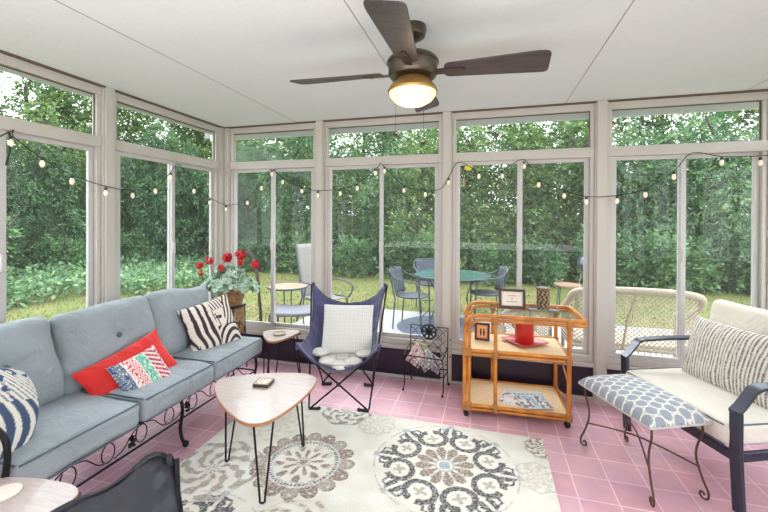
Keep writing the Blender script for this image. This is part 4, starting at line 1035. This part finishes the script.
for (wx, wz, wy, r_) in ((-2.60, .985, 2.95, .034), (-2.47, 1.04, 2.92, .036), (-2.335, 1.065, 3.0, .046), (-2.30, .985, 2.86, .032), (-2.245, 1.09, 3.05, .040), (-2.19, 1.085, 3.02, .036), (-2.16, 1.03, 2.95, .028), (-2.045, 1.01, 3.0, .040), (-2.53, .93, 2.88, .026)):
    r_ *= .98; c = plantxy(wx, wz, wy); s2 = MB(); s2.tube(cr([(c.x*.3, c.y*.3, .16), (c.x*.8, c.y*.8, c.z*.6), tuple(c)], 5), .0028, 5); fs_ = s2.build('flower_stem', M['stem'], PT)
    h_ = MB()
    for i in range(46):
        d_ = rndv(); gleaf(h_, c+d_*r_*random.uniform(.6, 1), d_, r_*.36)
    h_.build('flower_head', M['petal'], fs_)

# ---- ceiling fan
FC = (-.355, 1.80)
FN = thing('ceiling_fan', 'dark four-blade ceiling fan with a lit glass bowl', 'ceiling fan', (FC[0], FC[1], 2.36), radians(2))
a_ = MB(); a_.lathe([(.001, 0), (.062, 0), (.066, -.02), (.058, -.05), (.03, -.068), (.001, -.07)], n=28); a_.build('canopy', M['fanmetal'], FN)
a_ = MB(); a_.lathe([(.013, -.06), (.013, -.115), (.03, -.12), (.034, -.145), (.001, -.147)]); a_.build('downrod', M['fanmetal'], FN)
a_ = MB(); a_.lathe([(.001, -.135), (.05, -.14), (.105, -.15), (.122, -.165), (.126, -.178), (.118, -.182), (.118, -.232), (.108, -.245), (.07, -.252), (.001, -.252)], n=36); a_.build('motor_housing', M['fanmetal'], FN)
a_ = MB(); a_.lathe([(.07, -.25), (.086, -.262), (.094, -.275), (.114, -.298), (.121, -.312), (.118, -.320), (.1, -.320)], n=36); a_.build('light_fitter', M['amber'], FN)
a_ = MB(); a_.lathe([(.114, -.316), (.110, -.334), (.093, -.356), (.064, -.373), (.032, -.382), (.001, -.384)], n=36); a_.build('glass_bowl', M['bowl'], FN)
for i in range(4):
    a = i*pi/2; Mb = Matrix.Rotation(a, 4, 'Z') @ Matrix.Translation((0, 0, -.221)) @ Matrix.Rotation(radians(-13), 4, 'X')
    out = rpoly([(.15, -.050), (.56, -.080), (.615, -.072), (.622, .080), (.15, .052)], .03, 5)
    b_ = MB(); b_.prism(out, -.003, .003, Mb); bl = b_.build('blade', M['blade'], FN, bev=.001)
    k_ = MB(); k_.prism(rpoly([(.10, -.018), (.17, -.02), (.245, -.012), (.25, .012), (.17, .02), (.10, .018)], .008, 3), -.010, -.003, Mb)
    k_.prism([(.205+.006*cos(t*pi/4), .006*sin(t*pi/4)) for t in range(8)], -.013, -.009, Mb)
    k_.build('blade_iron', M['fanmetal'], bl)
for (dx, dy, zl, nm) in ((-.045, -.05, .545, 'a'), (.040, -.035, .585, 'b')):
    g_ = MB(); g_.tube([(dx*1.5, dy*1.5, -.30), (dx*1.5, dy*1.5, -zl+.02)], .0011, 5); ch_ = g_.build('pull_chain', M['fanmetal'], FN)
    g_ = MB(); g_.ball((dx*1.5, dy*1.5, -zl+.012), .013, 10, .8); g_.build('fob', M['fanmetal'], ch_)
fl2 = bpy.data.lights.new('fan_lamp', 'POINT'); fl2.energy = 3; fl2.color = (1, .82, .55); fl2.shadow_soft_size = .09
fo = bpy.data.objects.new('fan_lamp', fl2); col.objects.link(fo); fo.location = (0, 0, -.44); fo.parent = FN

# ---- string lights
SL = thing('string_light', 'festoon string of clear bulbs on a dark green cord along the windows', 'string lights', (-2.6, 3.2, 1.9))
LP = [(1.20, 1.66), (1.485, 1.911), (1.503, 1.885), (1.636, 1.792), (1.797, 1.711), (2.031, 1.652), (2.237, 1.642), (2.458, 1.689), (2.586, 1.80), (2.691, 1.892), (2.863, 1.724), (3.06, 1.628), (3.26, 1.572)]
LB_ = [(1.49, 1.885), (1.646, 1.79), (1.815, 1.70), (2.038, 1.640), (2.246, 1.635), (2.448, 1.682), (2.60, 1.81), (2.863, 1.712), (3.067, 1.615)]
BP = [(-2.57, 1.562), (-2.45, 1.572), (-2.333, 1.615), (-2.161, 1.773), (-2.06, 1.91), (-1.927, 1.827), (-1.731, 1.735), (-1.552, 1.694), (-1.327, 1.709), (-1.158, 1.753), (-.965, 1.895), (-.927, 1.921), (-.721, 1.726), (-.531, 1.687), (-.399, 1.69), (-.33, 1.788), (-.245, 1.916), (-.077, 1.835), (.111, 1.832), (.276, 1.922), (.393, 1.754), (.581, 1.661), (.742, 1.612), (.947, 1.616), (1.144, 1.663), (1.328, 1.795), (1.442, 1.923), (1.623, 1.89), (1.85, 1.885), (1.98, 1.896)]
BB = [(-2.57, 1.556), (-2.321, 1.62), (-2.161, 1.765), (-2.045, 1.90), (-1.926, 1.82), (-1.72, 1.728), (-1.552, 1.686), (-1.326, 1.70), (-1.158, 1.746), (-.985, 1.88), (-.90, 1.895), (-.721, 1.718), (-.531, 1.68), (-.33, 1.78), (-.077, 1.828), (.111, 1.824), (.282, 1.90), (.393, 1.746), (.582, 1.655), (.742, 1.606), (.954, 1.61), (1.144, 1.656), (1.328, 1.787), (1.623, 1.882), (1.85, 1.872)]
dW = .045
cordp = [Vector((Lx+dW, a, z)) for a, z in LP]+[Vector((a, D-dW, z)) for a, z in BP]
for i in range(len(cordp)): cordp[i] = cordp[i]-Vector((-2.6, 3.2, 1.9))
g_ = MB(); g_.tube(cr(cordp, 4), .0032, 6); g_.build('cord', M['cord'], SL)
for a, z, sd in [(a, z, 'l') for a, z in LB_]+[(a, z, 'b') for a, z in BB]:
    c = (Vector((Lx+dW, a, z)) if sd == 'l' else Vector((a, D-dW, z)))-Vector((-2.6, 3.2, 1.9))
    b_ = MB(); b_.lathe([(.001, 0), (.008, -.002), (.012, -.013), (.0145, -.024), (.012, -.035), (.006, -.043), (.001, -.045)], tuple(c+Vector((0, 0, -.014))), 12); bb_ = b_.build('bulb', M['bulb'], SL)
    s2 = MB(); s2.lathe([(.001, .004), (.009, .003), (.0095, -.016), (.001, -.017)], tuple(c), 10); s2.build('socket', M['cord'], bb_)
g_ = MB(); g_.tube([Vector((Lx+dW, 1.485, 1.905)), Vector((Lx+dW, 1.485, 1.80)), Vector((Lx+dW, 1.47, 1.72))], .006, 6); g_.v = [tuple(Vector(p)-Vector((-2.6, 3.2, 1.9))) for p in g_.v]; g_.build('plug_lead', M['cord'], SL)
a_ = MB(); a_.ball((0, 0, 0), .034, 12, .7); one(a_, 'suction_ornament', M['gold'], (-.165, D+.002, 1.872), 'small yellow ornament on the window beside the post', 'ornament')

# ================================================================== OUTSIDE
G = GZ
# bistro chairs
def bistro():
    R = thing('bistro_chair', 'x', 'chair')
    f = MB(); f.tube(cr([(-.21, -.20, .0), (-.235, -.18, .35), (-.25, -.16, .60), (-.25, -.05, .655), (-.24, .15, .69), (-.20, .24, .78), (0, .27, .80), (.20, .24, .78), (.24, .15, .69), (.25, -.05, .655), (.25, -.16, .60), (.235, -.18, .35), (.21, -.20, .0)], 5), .011, 8); f.build('arm_frame', M['outmetal'], R)
    for s_ in (-1, 1):
        f = MB(); f.tube([(s_*.19, .20, .0), (s_*.185, .17, .40), (s_*.19, .25, .77)], .010, 8); f.build('leg', M['outmetal'], R)
    s_ = MB(); s_.lathe([(.001, .415), (.19, .415), (.215, .425), (.215, .44), (.19, .445), (.001, .44)], (0, -.01, 0), 28); s_.build('seat', M['rattangrey'], R)
    b_ = MB(); b_.grid(14, 10, lambda u, v: ((u-.5)*.38, .185+.075*v-.09*(abs(u-.5)*2)**2*.5+.01, .45+.34*v)); b_.build('backrest', M['rattangrey'], R, solid=.012)
    f = MB(); f.tube([(-.2, -.19, .2), (.2, -.19, .2)], .007, 6); f.build('stretcher', M['outmetal'], R)
    return R
bc = bistro()
BL = [(-1.11, 5.62, radians(84), 'grey bistro chair on the patio nearest the window, side on beside the mat'), (-.98, 6.75, radians(25), 'grey bistro chair on the patio behind the glass table'), (-.02, 6.15, radians(-80), 'grey bistro chair right of the glass table on the patio, seen behind the cart')]
for i, (x, y, a, lb) in enumerate(BL):
    c = bc if i == 0 else copytree(bc)
    c.location = (x, y, G); c.rotation_euler.z = a; c.scale = (1.13, 1.13, 1.1); c['label'] = lb; c['group'] = 'bistro chairs on the patio'
TG = thing('glass_table', 'round table with a green glass top on the patio between the bistro chairs', 'table', (-.56, 6.25, G))
a_ = MB(); a_.lathe([(.001, .72), (.60, .72), (.605, .725), (.60, .732), (.001, .732)], n=36); a_.build('tabletop', M['tableglass'], TG)
a_ = MB(); a_.tube([(.6*cos(2*pi*i/36), .6*sin(2*pi*i/36), .72) for i in range(36)], .012, 8, closed=True); a_.build('rim', M['outmetal'], TG)
for i in range(4):
    a = i*pi/2+.4; a_ = MB(); a_.tube(cr([(.42*cos(a), .42*sin(a), .715), (.25*cos(a), .25*sin(a), .35), (.36*cos(a), .36*sin(a), 0)]), .011, 8); a_.build('leg', M['outmetal'], TG)
a_ = MB(); a_.lathe([(.001, .008), (.64, .008), (.645, .003), (.001, .001)], n=48); one(a_, 'outdoor_mat', M['bluemat'], (-.70, 5.72, G), 'round blue striped mat on the patio under the bistro set', 'mat')
# sling chair, ottoman, round table
SC = thing('sling_chair', 'high-backed pale sling patio chair with curved metal arms', 'chair', (-2.44, 5.40, G), radians(58))
a_ = MB(); a_.grid(8, 12, lambda u, v: ((u-.5)*.50, .22+.22*v, .40+.82*v)); a_.build('backrest', M['sling'], SC, solid=.014)
a_ = MB(); a_.grid(8, 10, lambda u, v: ((u-.5)*.50, -.28+.52*v, .42-.03*sin(pi*v))); a_.build('seat', M['sling'], SC, solid=.014)
for s_ in (-1, 1):
    a_ = MB(); a_.tube([(s_*.26, -.28, .42), (s_*.26, .22, .40), (s_*.26, .44, 1.23)], .014, 8); a_.build('side_rail', M['outmetal'], SC)
    a_ = MB(); a_.tube(cr([(s_*.27, .30, .64), (s_*.30, .05, .65), (s_*.30, -.22, .64), (s_*.30, -.32, .58), (s_*.29, -.30, .48), (s_*.28, -.22, .40)], 5), .013, 8); a_.build('armrest', M['outmetal'], SC)
    a_ = MB(); a_.tube(cr([(s_*.27, -.20, .40), (s_*.28, -.26, .2), (s_*.28, -.28, .014)], 5), .014, 8); a_.build('leg', M['outmetal'], SC)
    a_ = MB(); a_.tube(cr([(s_*.27, .22, .40), (s_*.28, .30, .2), (s_*.28, .36, .014)], 5), .014, 8); a_.build('leg', M['outmetal'], SC)
M['sling2'] = mat('blue_grey_sling', lin(112, 110, 118), .8, vary=.05, scale=60)
OT = thing('ottoman', 'grey sling ottoman on the patio by the window', 'ottoman', (-2.36, 4.35, G), radians(20))
a_ = MB(); a_.grid(8, 8, lambda u, v: ((u-.5)*.56, (v-.5)*.50, .47-.02*sin(pi*u))); a_.build('seat', M['sling2'], OT, solid=.03)
for s_ in (-1, 1):
    a_ = MB(); a_.tube(cr([(s_*.28, -.24, .46), (s_*.28, -.26, .12), (s_*.28, 0, .013), (s_*.28, .26, .12), (s_*.28, .24, .46)], 5), .013, 8); a_.build('leg', M['outmetal'], OT)
PTb = thing('patio_side_table', 'small round tan-topped patio table behind the ottoman', 'table', (-2.72, 4.78, G))
a_ = MB(); a_.lathe([(.001, .66), (.27, .66), (.27, .675), (.001, .68)], n=32); a_.build('tabletop', M['tabletile'], PTb)
a_ = MB(); a_.tube([(.275*cos(2*pi*i/30), .275*sin(2*pi*i/30), .668) for i in range(30)], .014, 8, closed=True); a_.tube([(.2*cos(2*pi*i/30), .2*sin(2*pi*i/30), .35) for i in range(30)], .008, 6, closed=True); a_.build('rim', M['outmetal'], PTb)
for i in range(4):
    a = i*pi/2+.3; a_ = MB(); a_.tube([(.25*cos(a), .25*sin(a), .66), (.2*cos(a), .2*sin(a), .35), (.24*cos(a), .24*sin(a), 0)], .009, 6); a_.build('leg', M['outmetal'], PTb)
# curved iron hook pole
a_ = MB(); a_.tube(cr([(.17, .0, -.02), (.16, 0, .25), (.13, 0, .55), (.10, 0, .82), (.02, 0, 1.08), (-.08, 0, 1.20), (-.12, 0, 1.24)], 6), [.028]*12+[.026]*12+[.018]*12+[.01]) if False else a_.tube(cr([(.17, .0, -.02), (.16, 0, .25), (.13, 0, .55), (.10, 0, .82), (.02, 0, 1.08), (-.08, 0, 1.20), (-.12, 0, 1.24)], 6), .022)
one(a_, 'driftwood_stake', M['bark'], (-3.30, 4.75, G), 'dark curved branch standing upright on the lawn past the geranium', 'branch')
# wicker settee and chair outside (backs to the glass)
def wicker_seat(name, label, w_, x, y, rz, cat):
    R = thing(name, label, cat, (x, y, G), rz)
    z0, z1 = .36, .93; lat = MB(); n = int(w_/.045)
    for s_ in (-1, 1):
        for i in range(-12, n+1):
            pts = []
            for j in range(25):
                t = j/24; a = (i*.045+t*.57*1.0) if s_ > 0 else (w_-(i*.045+t*.57))
                if 0 <= a <= w_: pts.append((a-w_/2, -.02-.10*t+.06*((a/w_*2-1)**4)*1.0, z0+(z1-z0)*t))
            if len(pts) > 1: lat.tube(pts, .0045, 4)
    lat.build('back_lattice', M['cwicker'], R)
    r_ = MB(); r_.tube(cr([(-w_/2-.02, .45, .62), (-w_/2-.03, .25, .66), (-w_/2-.02, .02, .80), (-w_/2+.06, -.10, .92), (0, -.13, .95), (w_/2-.06, -.10, .92), (w_/2+.02, .02, .80), (w_/2+.03, .25, .66), (w_/2+.02, .45, .62)], 6), .034, 10); r_.build('roll_rail', M['cwicker'], R)
    for s_ in (-1, 1):
        a_ = MB()
        for q in range(8): a_.tube([(s_*(w_/2+.0), .02+q*.055, .30), (s_*(w_/2+.02), .02+q*.055, .66)], .006, 5)
        for q in range(8): a_.tube([(s_*(w_/2+.01), .0, .32+q*.045), (s_*(w_/2+.01), .45, .32+q*.04)], .005, 5)
        a_.build('arm_lattice', M['cwicker'], R)
        for yy in (.0, .45):
            a_ = MB(); a_.tube([(s_*w_/2, yy, 0), (s_*w_/2, yy, .64)], .020, 8); a_.build('leg', M['cwicker'], R)
    a_ = MB(); a_.box(-w_/2, w_/2, -.0, .50, .34, .40); a_.build('seat', M['cwicker'], R, bev=.02)
    a_ = MB(); a_.tube([(-w_/2, -.01, .35), (w_/2, -.01, .35)], .018, 8)
    for q in range(int(w_/.05)): a_.tube([(-w_/2+q*.05, -.01, .35), (-w_/2+q*.05+.02, .0, .14)], .005, 5)
    a_.tube([(-w_/2, .0, .14), (w_/2, .0, .14)], .014, 8); a_.build('apron', M['cwicker'], R)
    a_ = MB(); a_.tube([(-w_*.08, -.025, z0), (-w_*.06, -.07, .65), (-.0, -.12, z1)], .012, 8); a_.build('brace', M['cwicker'], R)
    a_ = MB(); a_.tube([(-w_*.3+.035*cos(2*pi*i/16), -.085, .68+.035*sin(2*pi*i/16)) for i in range(16)], .012, 6, closed=True); a_.build('rosette', M['wicker'], R)
    return R
wicker_seat('wicker_settee', 'cream open-weave wicker settee outside the right-hand window, its back to the glass', 1.1, 1.38, 4.25, 0, 'settee')
wk_ = wicker_seat('wicker_chair', 'low cream open-weave wicker seat outside, seen between the shelves of the cart', .50, .42, 4.40, radians(14), 'chair'); wk_.scale = (1, 1, .72)
# kettle grill and stool at the back of the patio
GR = thing('kettle_grill', 'blue-grey kettle grill at the far edge of the patio', 'grill', (1.92, 8.3, G)); GR.scale = (.9, .9, .92)
a_ = MB(); a_.lathe([(.001, .62), (.12, .64), (.20, .70), (.225, .78)], n=28); a_.build('kettle', M['grill'], GR)
a_ = MB(); a_.lathe([(.23, .79), (.215, .88), (.15, .97), (.06, 1.01), (.001, 1.015)], n=28); a_.build('lid', M['grill'], GR)
a_ = MB(); a_.tube(cr([(-.04, 0, 1.01), (-.03, 0, 1.05), (.03, 0, 1.05), (.04, 0, 1.01)]), .008, 6); a_.build('handle', M['rubber'], GR)
for i in range(3):
    a = 2*pi*i/3+.3; a_ = MB(); a_.tube([(.14*cos(a), .14*sin(a), .68), (.28*cos(a), .28*sin(a), 0)], .012, 6); a_.build('leg', M['sling'], GR)
WS = thing('patio_stool', 'round tan-topped stool on the lawn beside the grill', 'stool', (1.42, 7.6, G))
a_ = MB(); a_.lathe([(.001, .41), (.23, .41), (.235, .425), (.23, .44), (.001, .445)], n=28); a_.build('seat', M['tabletile'], WS)
for i in range(4):
    a = i*pi/2+.5; a_ = MB(); a_.tube([(.19*cos(a), .19*sin(a), .41), (.23*cos(a), .23*sin(a), 0)], .010, 6); a_.build('leg', M['outmetal'], WS)
